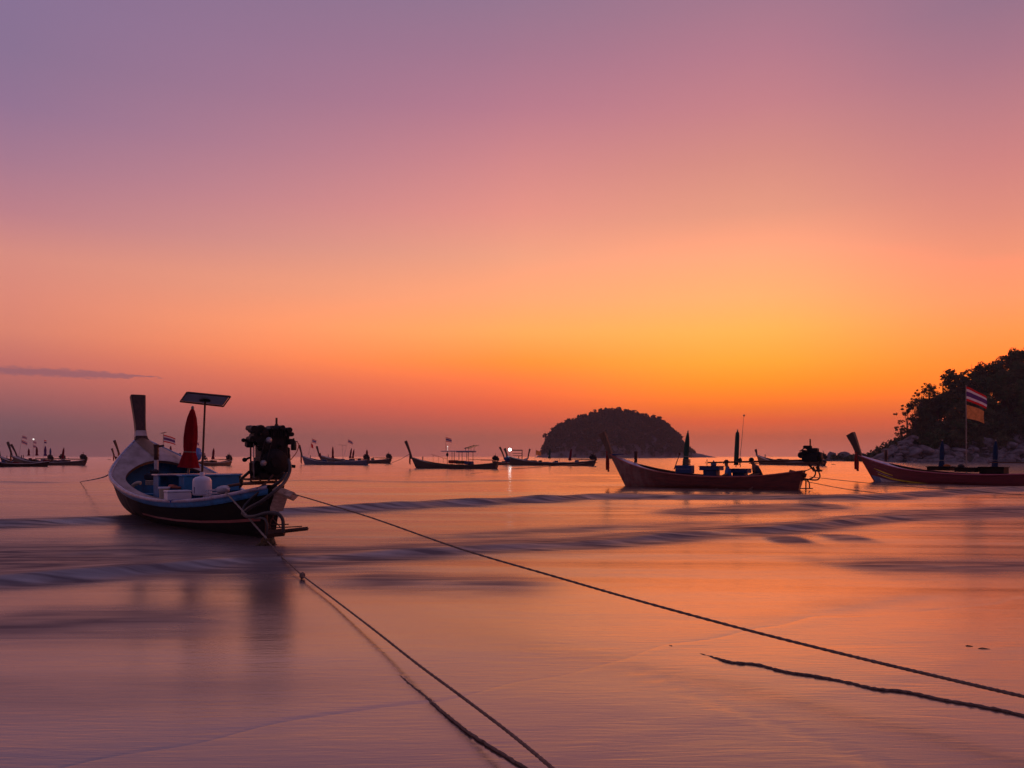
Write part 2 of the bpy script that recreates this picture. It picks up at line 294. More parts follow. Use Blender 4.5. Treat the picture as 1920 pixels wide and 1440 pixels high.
# ------------------------------------------------------------------ water and sand
def water_material(name, base, r_near, r_far, y0, y1, bump_n, ior=(2.4,7.0), foam_shade=None):
    m=bpy.data.materials.new(name); m.use_nodes=True; t=m.node_tree; b=t.nodes['Principled BSDF']
    geo=t.nodes.new('ShaderNodeNewGeometry'); s=t.nodes.new('ShaderNodeSeparateXYZ'); t.links.new(geo.outputs['Position'],s.inputs[0])
    mr=t.nodes.new('ShaderNodeMapRange'); t.links.new(s.outputs[1],mr.inputs[0])
    for i,v in zip(range(1,5),(y0,y1,r_near,r_far)): mr.inputs[i].default_value=v
    t.links.new(mr.outputs[0],b.inputs['Roughness'])
    b.inputs['Base Color'].default_value=(*base,1)
    mi=t.nodes.new('ShaderNodeMapRange'); t.links.new(s.outputs[1],mi.inputs[0])
    for i,v in zip(range(1,5),(3.2,9,*ior)): mi.inputs[i].default_value=v
    if foam_shade:                            # aerated water, plus painted dimming of reflections that darkens wave fronts, in streaks
        at=t.nodes.new('ShaderNodeAttribute'); at.attribute_name='foam_shade'
        mp=t.nodes.new('ShaderNodeMapping'); mp.inputs['Scale'].default_value=(.42,2.6,1); mp.inputs['Rotation'].default_value=(0,0,R(-9)); t.links.new(geo.outputs['Position'],mp.inputs[0])
        n=t.nodes.new('ShaderNodeTexNoise'); n.inputs['Scale'].default_value=1.5; n.inputs['Detail'].default_value=7; n.inputs['Distortion'].default_value=.8; t.links.new(mp.outputs[0],n.inputs['Vector'])
        k=t.nodes.new('ShaderNodeMapRange'); t.links.new(n.outputs[0],k.inputs[0]); k.inputs[1].default_value=.28; k.inputs[2].default_value=.66; k.inputs[3].default_value=.42; k.inputs[4].default_value=1
        mu=t.nodes.new('ShaderNodeMath'); mu.operation='MULTIPLY'; t.links.new(at.outputs['Fac'],mu.inputs[0]); t.links.new(k.outputs[0],mu.inputs[1])
        mx=t.nodes.new('ShaderNodeMix'); mx.data_type='RGBA'; t.links.new(mu.outputs[0],mx.inputs[0]); mx.inputs[6].default_value=(*base,1); mx.inputs[7].default_value=(*foam_shade,1); t.links.new(mx.outputs[2],b.inputs['Base Color'])
        ml=t.nodes.new('ShaderNodeMath'); ml.operation='MULTIPLY_ADD'; t.links.new(mu.outputs[0],ml.inputs[0]); ml.inputs[1].default_value=.22; t.links.new(mr.outputs[0],ml.inputs[2]); t.links.new(ml.outputs[0],b.inputs['Roughness'])
    fo_=mu.outputs[0] if foam_shade else None
    hs=None
    for (sx,sy,sc,st) in bump_n:
        mp=t.nodes.new('ShaderNodeMapping'); mp.inputs['Scale'].default_value=(sx,sy,1); mp.inputs['Rotation'].default_value=(0,0,R(-9)); t.links.new(geo.outputs['Position'],mp.inputs[0])
        n=t.nodes.new('ShaderNodeTexNoise'); n.inputs['Scale'].default_value=sc; n.inputs['Detail'].default_value=5; n.inputs['Roughness'].default_value=.55
        n.inputs['Distortion'].default_value=.6
        t.links.new(mp.outputs[0],n.inputs['Vector'])
        bp=t.nodes.new('ShaderNodeBump'); bp.inputs['Strength'].default_value=1; bp.inputs['Distance'].default_value=st
        t.links.new(n.outputs[0],bp.inputs['Height'])
        if hs: t.links.new(hs,bp.inputs['Normal'])
        hs=bp.outputs[0]
    t.links.new(hs,b.inputs['Normal'])
    # mirror of the sky, averaged over the passing ripples
    gl=t.nodes.new('ShaderNodeBsdfGlossy'); gl.distribution='MULTI_GGX'; gl.inputs['Color'].default_value=(1,1,1,1)
    fr=t.nodes.new('ShaderNodeFresnel'); mxs=t.nodes.new('ShaderNodeMixShader'); t.links.new(mi.outputs[0],fr.inputs['IOR'])
    t.links.new(hs,gl.inputs['Normal']); t.links.new(hs,fr.inputs['Normal']); t.links.new(b.inputs['Roughness'].links[0].from_socket,gl.inputs['Roughness'])
    if foam_shade:
        dm=t.nodes.new('ShaderNodeMath'); dm.operation='MULTIPLY_ADD'; t.links.new(fo_,dm.inputs[0]); dm.inputs[1].default_value=-.86; dm.inputs[2].default_value=1
        fm=t.nodes.new('ShaderNodeMath'); fm.operation='MULTIPLY'; t.links.new(fr.outputs[0],fm.inputs[0]); t.links.new(dm.outputs[0],fm.inputs[1]); fs_=fm.outputs[0]
    else: fs_=fr.outputs[0]
    t.links.new(fs_,mxs.inputs[0]); t.links.new(b.outputs[0],mxs.inputs[1]); t.links.new(gl.outputs[0],mxs.inputs[2]); t.links.new(mxs.outputs[0],t.nodes['Material Output'].inputs[0])
    b.inputs['Specular IOR Level'].default_value=0
    return m
sea_m=water_material('sea_water',(.10,.058,.042),.17,.16,8,60,[(.28,1.3,.7,.010),(.5,3.5,6,.0022)],(2.4,7.0),(.085,.062,.072))
sand_m=water_material('wet_sand',(.10,.058,.042),.17,.17,0,10,[(.28,1.3,.7,.008),(.5,3.5,6,.0018)])

# swash line (where the water film ends) as Y over X, and the wave crests
SW=[(-60,-28),(-8,.8),(-2.6,3.9),(-1.57,4.44),(-.2,5.2),(1.33,6.4),(2.1,6.9),(3.7,7.8),(5.9,8.9),(9,10.6),(60,34)]
swx=np.array([p[0] for p in SW],float); swy=np.array([p[1] for p in SW],float)
RIDGES=[  # photo points of the crest, height, front width, back width
 ([(-500,996),(0,984),(130,979),(250,974),(400,968),(540,962),(700,955),(900,944),(1050,937),(1180,931),(1300,934),(1500,936),(1620,936),(1760,926),(1920,918),(2200,908)],.17,.42,1.5),
 ([(-700,1110),(0,1088),(120,1082),(250,1074),(400,1060),(520,1052),(700,1042),(820,1036),(950,1028),(1100,1022),(1250,1006),(1400,997),(1500,991),(1640,976),(1720,968),(1800,962)],.105,.26,1.1),
 ([(1180,966),(1240,963),(1400,955),(1500,951),(1600,946)],.10,.5,1.3),
 ([(1640,972),(1700,967),(1800,963),(1900,956),(2100,950)],.09,.45,1.3),
 ([(560,1086),(700,1082),(860,1092),(1000,1094),(1100,1090)],.030,.30,.6),
 ([(1440,1046),(1500,1050),(1600,1062),(1700,1059),(1800,1063),(1920,1062),(2100,1060)],.045,.28,.7),
 ([(1430,1013),(1480,1011),(1530,1014)],.06,.25,.5),
 ([(1520,1007),(1570,1008),(1640,1010)],.045,.22,.5),
 ([(-200,1186),(0,1170),(160,1166),(320,1160),(480,1168)],.022,.35,.7),
 ([(0,1400),(220,1388),(400,1370),(560,1345),(760,1322),(920,1300)],.007,.14,.3),
 ([(900,1330),(1000,1318),(1200,1250),(1380,1190),(1560,1150),(1700,1124),(1920,1104)],.014,.16,.4),
 ([(400,905),(600,900),(800,904),(1000,900),(1100,906)],.03,.6,1.0),
 ([(-200,905),(0,903),(150,906)],.03,.6,1.0),
 ([(640,1018),(850,1006),(1050,993),(1250,985),(1420,975)],.035,.3,.8),
 ([(100,1040),(0,1035),(200,1032),(330,1030)],.03,.3,.7),
]
def swl(x): return np.interp(x,swx,swy)+.22*vnoise(np.asarray(x)*.7+300,91)+.09*vnoise(np.asarray(x)*2.3+300,92)
comps=[]
rw=np.random.RandomState(5)
for k in range(34):
    lam=rw.uniform(.35,2.6); th=R(rw.normal(-9,13)); kv=2*math.pi/lam
    comps.append((math.sin(th)*-kv*.30,math.cos(th)*kv,rw.uniform(0,6.28),.0016*lam**1.15))
def vnoise(x,seed=0):                   # smooth 1-D noise
    r=np.random.RandomState(seed).uniform(-1,1,512); i=np.floor(x).astype(int); f=x-i; f=f*f*(3-2*f)
    return r[i%512]*(1-f)+r[(i+1)%512]*f
def sea_height(X,Y):
    h=np.zeros_like(X); foam_shade=np.zeros_like(X)
    for a,b,p,A in comps: h+=A*np.sin(a*X+b*Y+p)
    # calmer close to the sand, livelier offshore
    d=Y-swl(X)
    h*=np.clip(.10+(Y-7)/12,.10,.8)+np.clip((Y-32)/30,0,.9)
    for n,(pts,A,wf,wb) in enumerate(RIDGES):
        w=sorted((G(px,py).x,G(px,py).y) for px,py in pts); xs=np.array([p[0] for p in w]); ys=np.array([p[1] for p in w])
        fx=np.linspace(xs[0],xs[-1],300); fy=np.interp(fx,xs,ys); k=np.hanning(31); k/=k.sum(); fy=np.convolve(np.pad(fy,15,'edge'),k,'valid')
        yy=np.interp(X,fx,fy)+.07*wb*vnoise(X*.8/wb+40,n)+.16*vnoise(X*.3+80,n+60)
        L=xs[-1]-xs[0]; e=np.clip(np.minimum(X-xs[0],xs[-1]-X)/min(.3*L,4.5),0,1); e=e*e*(3-2*e)
        am=A*e*(1+.30*vnoise(X*.35+13,n+20)+.12*vnoise(X*1.1+3,n+30))
        dd=Y-yy
        wf=wf*1.35; h+=(.85 if n<2 else .62)*am*np.where(dd<0,np.exp(-(dd/wf)**2),np.exp(-(np.abs(dd)/wb)**1.5))
        foam_shade+=np.clip(am/.045,0,1.5)*np.where(dd+.2*wf<0,np.exp(-((dd+.2*wf)/(wf*2.2))**2),np.exp(-((dd+.2*wf)/(wb*1.05))**2))  # mask along each crest, painting its front face darker
    h*=np.clip(d/.8,0,1)**.6
    px_=X/Y; foam_shade+=1.0*np.exp(-((Y-12.6)/2.9)**2)*np.clip((-.08-px_)/.25,0,1)*(.7+.5*vnoise(X*.3+Y*.8+10,71))+.40*np.exp(-((Y-7.4)/.8)**2)*np.clip((-.2-px_)/.25,0,1)+.35*np.exp(-((Y-5.2)/.5)**2)*np.clip((.05-px_)/.3,0,1)  # dark areas of the left water painted in through the same mask
    foam_shade*=np.clip(d/1.3,0,1)
    foam_shade+=.19*np.clip((Y-8.8)/3,0,1)*np.clip((34-Y)/10,0,1)*(1+.6*vnoise(X*.25+Y*.6+200,70))  # weak overall dimming painted across the middle water
    return h,np.clip(foam_shade,0,1)
def fan(rows,cols):
    Y=np.repeat(rows[:,None],len(cols),1); X=cols[None,:]*(Y+2.0); return X,Y
def grid_faces(r,c):
    i=np.arange(r-1)[:,None]*c+np.arange(c-1)[None]; i=i.ravel(); return np.stack([i,i+1,i+c+1,i+c],1)
po=np.concatenate([np.linspace(.8,50,90),np.linspace(50.5,255,430),np.linspace(257,800,260)])[::-1]
rows=2304/po; rows=np.concatenate([np.linspace(1.2,rows[0]-.05,10),rows])
cols=np.concatenate([np.linspace(-2.2,-.8,40)[:-1],np.linspace(-.8,.8,480),np.linspace(.8,2.2,40)[1:]])
X,Y=fan(rows,cols); Z,FO=sea_height(X,Y)
d=Y-swl(X)
Z=Z+np.clip(d/.5,-1,0)*.02
me=np_mesh('sea',np.stack([X.ravel(),Y.ravel(),Z.ravel()],1),grid_faces(*X.shape),sea_m)
me.attributes.new('foam_shade','FLOAT','POINT').data.foreach_set('value',FO.ravel().astype(np.float32))
sea=bpy.data.objects.new('sea',me); C.objects.link(sea); tag(sea,'calm sea with soft low wave fronts running to the horizon','sea',kind='structure')
# the beach: wet sand that rises gently towards the camera and shelves under the water
rows=np.concatenate([np.linspace(-40,1,30)[:-1],np.linspace(1,14,200),np.linspace(14.3,60,40)]); xs=np.concatenate([np.linspace(-60,-8,30)[:-1],np.linspace(-8,12,260),np.linspace(12.3,60,30)])
Yg=np.repeat(rows[:,None],len(xs),1); Xg=np.repeat(xs[None],len(rows),0); d=Yg-swl(Xg)
Zg=np.where(d<0,-d*.002,-d*.055)+.0022*vnoise(Xg*.8+Yg*2.1+90,3)+.0015*vnoise(Xg*2.3-Yg*4+190,4)
for pts,A,wd in (([(1190,1255),(1290,1302),(1420,1350),(1560,1400),(1700,1450)],-.006,.05),([(1500,1400),(1620,1430),(1760,1475)],-.004,.04)):   # drag marks of a rope in the sand
    w=sorted((G(px,py).x,G(px,py).y) for px,py in pts); dd=Yg-np.interp(Xg,[p[0] for p in w],[p[1] for p in w]); ok=(Xg>w[0][0])&(Xg<w[-1][0]); Zg+=np.where(ok,A*np.exp(-(dd/wd)**2)-A*.5*np.exp(-((dd+.1)/wd)**2),0)
me=np_mesh('wet_sand_beach',np.stack([Xg.ravel(),Yg.ravel(),Zg.ravel()],1),grid_faces(*Xg.shape),sand_m)
beach=bpy.data.objects.new('wet_sand_beach',me); C.objects.link(beach); tag(beach,'smooth wet sand at the edge of the swash','beach',kind='structure')
# dark sea bed so the sheet of water has something under it far out
MB().grid([[(-60,60,-2.2),(60,60,-2.2)],[(-60,62,-2.2),(60,62,-2.2)]]).build('seabed',earth_m)['kind']='structure'
def sand_z(x,y):
    d=y-swl(x); return float(-d*.002 if d<0 else -d*.055)

# ------------------------------------------------------------------ longtail boats
SS=[0,.2,.4,.6,.75,.88,1.0]
def hermite(tab):
    y=np.array(tab,float); x=np.array(SS); m=np.gradient(y,x)
    def f(s):
        s=min(max(s,0),1); i=min(max(int(np.searchsorted(x,s))-1,0),len(x)-2); h=x[i+1]-x[i]; t=(s-x[i])/h
        return float((2*t**3-3*t**2+1)*y[i]+(t**3-2*t**2+t)*h*m[i]+(-2*t**3+3*t**2)*y[i+1]+(t**3-t**2)*h*m[i+1])
    return f
class Hull:
    """geometry of one boat in its own axes: +x bow, +y port, z up from the waterline, origin at the stern"""
    def __init__(s,L,b,z,rake=.9,srake=.3,keel=-.3,full=.72):
        s.L=L; s.b=hermite(b); s.z=hermite(z); s.rake=rake; s.srake=srake; s.keel=keel; s.full=full
    def pt(s,t,u,side=1,off=0):
        b=max(s.b(t),.03); zs=s.z(t); w=min(max((t-.72)/.28,0),1); w=w*w*(3-2*w)
        y=b*((1-w)*(s.full*(1-(1-u)**5)+(1-s.full)*u)+w*u**.85)
        z=s.keel+(zs-s.keel)*u
        q=min(max((t-.78)/.22,0),1); x=t*s.L-s.rake*(1-u)*q*q*(3-2*q)
        if t<.12: x+=s.srake*(1-u)*(1-t/.12)
        return Vector((x,side*(y+off),z))
    def at(s,t,y,z): return Vector((t*s.L,y,z))
def build_hull(H,root,mats,ns=34,nu=10,deck_from=.74,side_deck=.16,crown=.10,floor=.22,strake=.10,open_to=.80,fine=True,rim=.05):
    hm,rimm,strm,deckm,inm,floorm,tranm=mats
    T=[i/(ns-1) for i in range(ns)]; U=[j/nu for j in range(nu+1)]
    mb=MB()
    for sd in(1,-1): mb.grid([[H.pt(t,u,sd) for u in U] for t in T],True,0,flip=(sd==1))
    mb.grid([[H.pt(1,u,1) for u in U],[H.pt(1,u,-1) for u in U]],False)
    mb.build('hull',hm,root)
    tr=MB(); tr.grid([[H.pt(0,u,1)+Vector((-.004,0,0)) for u in U],[H.pt(0,u,-1)+Vector((-.004,0,0)) for u in U]],False,flip=True); tr.build('transom',tranm,root)
    # gunwale rail
    g=MB(); w=rim
    for sd in(1,-1):
        pr=[]
        for t in T:
            p=H.pt(t,1,sd,0); o=Vector((0,sd,0))
            pr.append([p+o*w*.7+Vector((0,0,-w*.6)),p+o*w*.9+Vector((0,0,w*.15)),p+o*w*.3+Vector((0,0,w*.55)),p-o*w*.8+Vector((0,0,w*.45)),p-o*w*.9+Vector((0,0,-w*.5)),p+o*w*.7+Vector((0,0,-w*.6))])
        g.grid(pr,True,flip=(sd==-1))
    g.build('gunwale',rimm,root)
    if strake:
        k=MB()
        for sd in(1,-1):
            rws=[]
            for t in T:
                h=H.z(t)-H.keel; u1=1-w*.6/h; u0=1-(w*.6+strake)/h
                rws.append([H.pt(t,u0,sd,.0),H.pt(t,u0,sd,.022),H.pt(t,(u0+u1)/2,sd,.028),H.pt(t,u1,sd,.024)])
            k.grid(rws,True,flip=(sd==1))
        k.build('rubbing_strake',strm,root)
    # deck with the cockpit opening
    def bi(t):
        b=max(H.b(t)-side_deck,0)
        if t>=open_to: return 0
        if t>open_to-.2: b*=max(1-((t-(open_to-.2))/.2)**2.6,0)**.42
        if t<.10: b*=max(1-((.10-t)/.06)**2.,0)**.5 if t>.04 else 0
        return b
    dk=MB(); TD=sorted(set([i/90 for i in range(4,91)]+[open_to-.004,open_to-.001,open_to-.012,.041,.045])) if fine else sorted(set(T[1:]+[open_to-.01]))
    def cz(t,y):
        c=crown*min(max((t-.5)/.35,0),1); b=max(H.b(t),.03); return H.z(t)+c*(1-(y/b)**2)*(1-.6*max(0,(t-.85)/.15))
    for sd in(1,-1):
        dk.grid([[Vector((t*H.L,sd*(bi(t)+(H.b(t)*.985-bi(t))*v),cz(t,bi(t)+(H.b(t)-bi(t))*v)+.005)) for v in(0,.2,.4,.6,.8,1)] for t in TD],True,flip=(sd==-1))
    dk.build('foredeck',deckm,root)
    # coaming under the edge of the opening
    cm=MB()
    for sd in(1,-1): cm.grid([[Vector((t*H.L,sd*bi(t),cz(t,bi(t))+.0)),Vector((t*H.L,sd*bi(t),cz(t,bi(t))-.07))] for t in TD if t<open_to+.002],True,flip=(sd==1))
    cm.build('coaming',wood_dark,root)
    # inside skin and floor boards
    iw=MB(); TI=[.03+.81*i/24 for i in range(25)]
    for sd in(1,-1):
        rws=[]
        for t in TI:
            r=[]
            for j in range(6):
                z=floor+(H.z(t)-.03-floor)*j/5; u=(z-H.keel)/(H.z(t)-H.keel); p=H.pt(t,u,sd,-.05); p.y=sd*max(abs(p.y)-.02,.02) if p.y*sd>0 else sd*.02; r.append(p)
            rws.append(r)
        iw.grid(rws,True,flip=(sd==-1))
    t=.84; iw.grid([[H.pt(t,(z-H.keel)/(H.z(t)-H.keel),y,-.09) for y in(-1,1)] for z in(floor,floor+.3,floor+.6,H.z(t)-.03)],False)
    iw.build('inner_planking',inm,root)
    nb=5 if fine else 1
    fl=[]
    for k in range(nb):
        m_=MB(); y0=-1+2*k/nb; y1=-1+2*(k+1)/nb; gp=.02 if nb>1 else 0
        def fy(t): 
            u=(floor-H.keel)/(H.z(t)-H.keel); return max(H.pt(t,u,1,-.07).y,.03)
        m_.grid([[Vector((t*H.L,fy(t)*(y0+gp),floor)),Vector((t*H.L,fy(t)*(y1-gp),floor))] for t in TI],False)
        m_.build('floor_board' if nb>1 else 'floor',floorm,root)
    if nb>1:
        m_=MB(); m_.grid([[Vector((t*H.L,-fy(t),floor-.03)),Vector((t*H.L,fy(t),floor-.03))] for t in TI],False); m_.build('bilge',hull_dark,root)
def build_prow(H,root,top,m,band=None,w0=.13,w1=.22,d0=.14,d1=.2,bandz=(0,0),curve=.35,z0off=-.25,waist=.9,wprof=None):
    """stem post: a plank that leans forward and flares to a square top; top=(x,z) in boat axes"""
    x0=H.L-.05; z0=H.z(1)+z0off; x1,z1=top; P=[]
    def path(t):
        return Vector((x0+(x1-x0)*(t**(1+curve)),0,z0+(z1-z0)*t))
    def sec(t,mul=1.0):
        p=path(t); q=path(min(t+.01,1.0))-path(max(t-.01,0)); q.normalize(); nrm=Vector((q.z,0,-q.x))
        f=t*t*(3-2*t); k=waist+(1-waist)*abs(2*t-1)**1.5
        w=(w0+(w1-w0)*f)*k*mul; dd=(d0+(d1-d0)*f)*k*mul
        if wprof: w=float(np.interp(t,wprof[0],wprof[1]))*mul
        e=.18
        return [p+Vector((0,y*w,0))+nrm*(z*dd) for y,z in((-1,-1+e),(-1,1-e),(-1+e,1),(1-e,1),(1,1-e),(1,-1+e),(1-e,-1),(-1+e,-1),(-1,-1+e))]
    mb=MB(); n=16; mb.grid([sec(i/n) for i in range(n+1)],False); mb._a(sec(1)[:8],[tuple(range(8))],False)
    o=mb.build('prow',m,root)
    if band:
        t0,t1=bandz; b=MB(); b.grid([sec(t0+(t1-t0)*i/3,1.06) for i in range(4)],False); b.build('prow_band',band,root)
    return o,path
def garland(root,p,length,w,m,n=3,name='garland'):
    """hanging ribbons knotted round the stem; p in root's axes"""
    p=Vector(p)
    k=MB(); k.lathe([(w*.5,-.05),(w*.75,0),(w*.5,.06)],p,n=10)
    for i in range(n):
        a=2*math.pi*i/n+.4; o=Vector((math.cos(a),math.sin(a),0))*w*.35
        k.tube([p+o*.6,p+o+Vector((0,0,-length*.25)),p+o*1.15+Vector((0,0,-length*.62)),p+o*1.1+Vector((0,0,-length*(.93+.05*i)))],[w*.34,w*.42,w*.5,w*.42],7,flat=.6)
    return k.build(name,m,root)
def engine_small(root,x,z,k=1.0,shaft_to=(-4.5,0,.1),handle=.9,detail=True,m=None):
    """long-tail engine on its pivot; the propeller shaft lies inboard over the boat"""
    e=MB()
    e.box((x,0,z),(.62*k,.42*k,.34*k),bev=.05); e.box((x-.08*k,0,z+.26*k),(.40*k,.34*k,.24*k),bev=.04)
    e.box((x+.12*k,.03,z+.42*k),(.30*k,.26*k,.12*k),bev=.03); e.cyl((x+.34*k,-.1,z+.1*k),(x+.34*k,.22,z+.1*k),.13*k,n=12)
    e.cyl((x+.22*k,-.26*k,z+.22*k),(x+.22*k,.26*k,z+.22*k),.09*k,n=10); e.box((x-.28*k,.1,z+.12*k),(.2*k,.2*k,.22*k),bev=.03)
    e.tube([(x+.05,.2*k,z+.3*k),(x+.2,.28*k,z+.38*k),(x+.38*k,.2*k,z+.25*k)],.025*k,6)
    o=e.build('engine',m or metal_dark,root)
    f=MB(); f.lathe([(.05,-.05),(.22*k,-.04),(.23*k,0),(.22*k,.04),(.05,.05)],(x-.38*k,0,z-.02),(1,0,0),n=18); f.build('flywheel',metal_dark,o)
    p=MB(); p.cyl((x+.02,.05,z+.4*k),(x+.02,.05,z+.74*k),.028*k,n=8); p.build('exhaust_pipe',rust,o)
    b=MB(); b.box((x,0,z-.22*k),(.95*k,.36*k,.07*k)); b.cyl((x-.25*k,0,z-.2*k),(x-.3*k,0,z-.5*k),.05*k,n=8); b.cyl((x+.15*k,0,z-.2*k),(x-.1*k,0,z-.5*k),.04*k,n=8)
    b.box((x-.25*k,0,z-.52*k),(.3*k,.3*k,.08*k)); b.build('engine_mount',rust,o)
    s=MB(); a=Vector((x+.3*k,0,z-.12*k)); c=Vector((x,0,z-.12*k))+Vector(shaft_to)
    s.tube([a,a.lerp(c,.5),c],[.045*k,.04*k,.03*k],8)
    for j in range(3):
        an=j*2.09; s.box(c+Vector((.05,math.cos(an)*.09*k,math.sin(an)*.09*k)),(.03,.10*k,.07*k),(an,0,.4))
    s.tube([a+Vector((0,.0,-.10*k)),c.lerp(a,.45)+Vector((0,0,-.07*k))],.02*k,6)
    s.build('propeller_shaft',rust,o)
    h=MB(); q=Vector((x-.3*k,0,z-.1*k)); h.tube([q,q+Vector((-handle,0,-.02))],.022*k,6); h.build('steering_handle',steel,o)
    return o
def closed_umbrella(loc,h,r,m,label,tilt=(0,0),group=None,pole_h=.5,name='umbrella',flute=.10,wide=1.0,n=18,tie=True,straight=False):
    t=thing(name,label,'umbrella',loc,0,group); ax=Vector((math.tan(tilt[0]),math.tan(tilt[1]),1)).normalized()
    c=MB(); z0=pole_h; H=h-pole_h
    c.lathe([(r*1.25*wide,z0),(r*1.12*wide,z0+.03*H),(r*.85,z0+.16*H),(r*.62,z0+.26*H),(r*.70,z0+.34*H),(r*.74,z0+.5*H),(r*.66,z0+.68*H),(r*.5,z0+.83*H),(r*.26,z0+.95*H),(r*.10,z0+.99*H)],(0,0,0),ax,n=n,flute=flute,nf=8 if n>15 else 4)
    if straight: c=MB(); c.lathe([(r*.70,z0),(r*.74,z0+.1*H),(r*.72,z0+.4*H),(r*.66,z0+.8*H),(r*.55,z0+.93*H),(r*.22,z0+.97*H),(r*.15,z0+.99*H)],(0,0,0),ax,n=n,flute=flute,nf=8)
    c.build('canopy',m,t)
    p=MB(); p.cyl(Vector((0,0,0)),ax*(h-.05),.022 if r<.2 else .03,n=6); p.lathe([(.03,h-.03),(.045,h),(.02,h+.05)],(0,0,0),ax,n=8); p.build('pole',steel,t)
    if tie:
        q=MB(); q.lathe([(r*.66,z0+.25*H),(r*.71,z0+.262*H),(r*.66,z0+.274*H)],(0,0,0),ax,n=n); q.build('tie_cord',rope_pale,t)
    return t
def cloth(w,h,wave=.05,droop=.2,rows=6,cols=12,ph=0):
    mb=MB(); R_=[]
    for i in range(rows+1):
        v=i/rows; R_.append([Vector((u/cols*w*(1-.06*abs(math.sin(ph+v*2))),wave*math.sin(u/cols*6+ph+v)*(u/cols)**.6,-v*h*(1-.12*u/cols)-droop*w*(u/cols)**1.3)) for u in range(cols+1)])
    for i in range(rows): mb.grid([R_[i],R_[i+1]],True,{0:0,1:1,2:2,3:2,4:1,5:0}[i] if rows==6 else 0)
    return mb
def flag(loc,h,cloths,label,lean=(0,0),group=None,r=.015,rz=0,lamp=False,name='flag',thick=True):
    """cloths: (height of its top edge, width, height, 'thai' or a material, droop)"""
    t=thing(name,label,'flag',loc,rz,group); ax=Vector((lean[0],lean[1],1))
    p=MB(); p.tube([(0,0,0),ax*h*.5,ax*h],[r,r*.85,r*.6],6); p.build('pole',steel,t)
    for i,(z,w,hh,m,dr) in enumerate(cloths):
        mb=cloth(w,hh,.06*w,dr,6,14,ph=i*2+h)
        mb.v=[tuple(Vector(v)+ax*z) for v in mb.v]
        o=mb.build('cloth',[flag_red,flag_white,flag_blue] if m=='thai' else [m,m,m],t)
    if lamp:
        l=MB(); l.ball(ax*h+Vector((0,0,.04)),.09 if lamp is True else lamp); l.build('lamp',lamp_small,t)
    return t
def post_obj(root,x,z0,z1,r,m,knob=True,y=0,rope=True):
    p=MB(); p.lathe([(r*.9,z0),(r,z0+.1),(r,z1-.12*(z1-z0)),(r*1.1,z1-.1*(z1-z0)),(r*1.15,z1)],(x,y,0),n=10); o=p.build('mooring_post',m,root)
    if rope:
        q=MB(); 
        for i in range(3): q.lathe([(r*1.0,-.02),(r*1.35,0),(r*1.0,.02)],(x,y,z0+(z1-z0)*(.5+.09*i)),n=10)
        q.build('rope_wrap',rope_m,o)
    return o

# ---- the large boat in the left foreground
B1=Hull(11.511,[.118,.745,1.193,1.432,1.356,.82,.12],[1.02,.691,.606,.809,1.139,1.608,2.13],rake=1.1,srake=.35,keel=-.32)
B1L=Vector((-4.558,14.816,0)); B1A=2.226
b1=thing('longtail_boat','large foreground longtail boat with white foredeck, blue inside and black hull','boat',B1L,B1A)
B1M=Matrix.Translation(B1L)@Matrix.Rotation(B1A,4,'Z'); B1I=B1M.inverted()
def b1l(px,py,d): return B1I@W(px,py,d)         # photo point -> boat axes
def b1w(x,y,z): return B1M@Vector((x,y,z))
build_hull(B1,b1,(hull_worn,rim_paint,blue_paint,deck_paint,blue_paint,mat('worn_floor_board',(.10,.085,.085),.5,.3,3,.2),hull_dark),ns=60,nu=14,side_deck=.26,crown=.20,floor=.24,strake=.11,open_to=.80,rim=.065)
# scuffed pale wood low on the flared bow shoulder
pr,path=build_prow(B1,b1,(11.95,3.50),wood_dark,white_paint,w0=.30,w1=.215,d0=.17,d1=.12,bandz=(.17,.275),curve=.2,z0off=-.2,waist=.9,wprof=([0,.06,.12,.18,.3,.5,.75,1],[.34,.26,.19,.155,.142,.155,.185,.215]))
sk_=MB()                                            # worn brown wood running from the stem down the middle of the deck
def deck_z(t,y): return B1.z(t)+.20*min(max((t-.5)/.35,0),1)*(1-(y/max(B1.b(t),.03))**2)*(1-.6*max(0,(t-.85)/.15))+.014
sk_.grid([[Vector((t*B1.L,y*w_,deck_z(t,min(abs(y*w_),B1.b(t)*.97)))) for y in(-1,-.5,0,.5,1)] for t,w_ in((.83,.10),(.86,.15),(.89,.18),(.92,.21),(.95,.22),(.975,.22),(.99,.17))],True)
sk_.build('deck_centre_board',wood,b1)
ng=MB(); ng.grid([[B1.pt(t,u,1,.012) for t in(.02,.12,.22,.32,.42,.5)] for u in(.50,.55)],True); ng.build('bilge_strake',mat('red_bilge_strake',(.30,.06,.045),.4,.3,4,.1),b1)
po_=b1l(293,885,21.4); p=MB(); p.lathe([(.055,1.15),(.06,1.45),(.05,1.5)],(po_.x,po_.y,0),n=12); p.build('mooring_post',white_paint,b1)
p=MB(); p.lathe([(.055,1.5),(.07,1.52),(.06,1.6),(.075,1.64),(.06,1.68),(.075,1.76),(.065,1.8),(.075,1.9),(.08,1.93)],(po_.x,po_.y,0),n=12); p.cyl((po_.x,po_.y-.02,1.87),(po_.x,po_.y-.2,1.90),.03,n=8); p.build('post_head',wood_dark,b1)
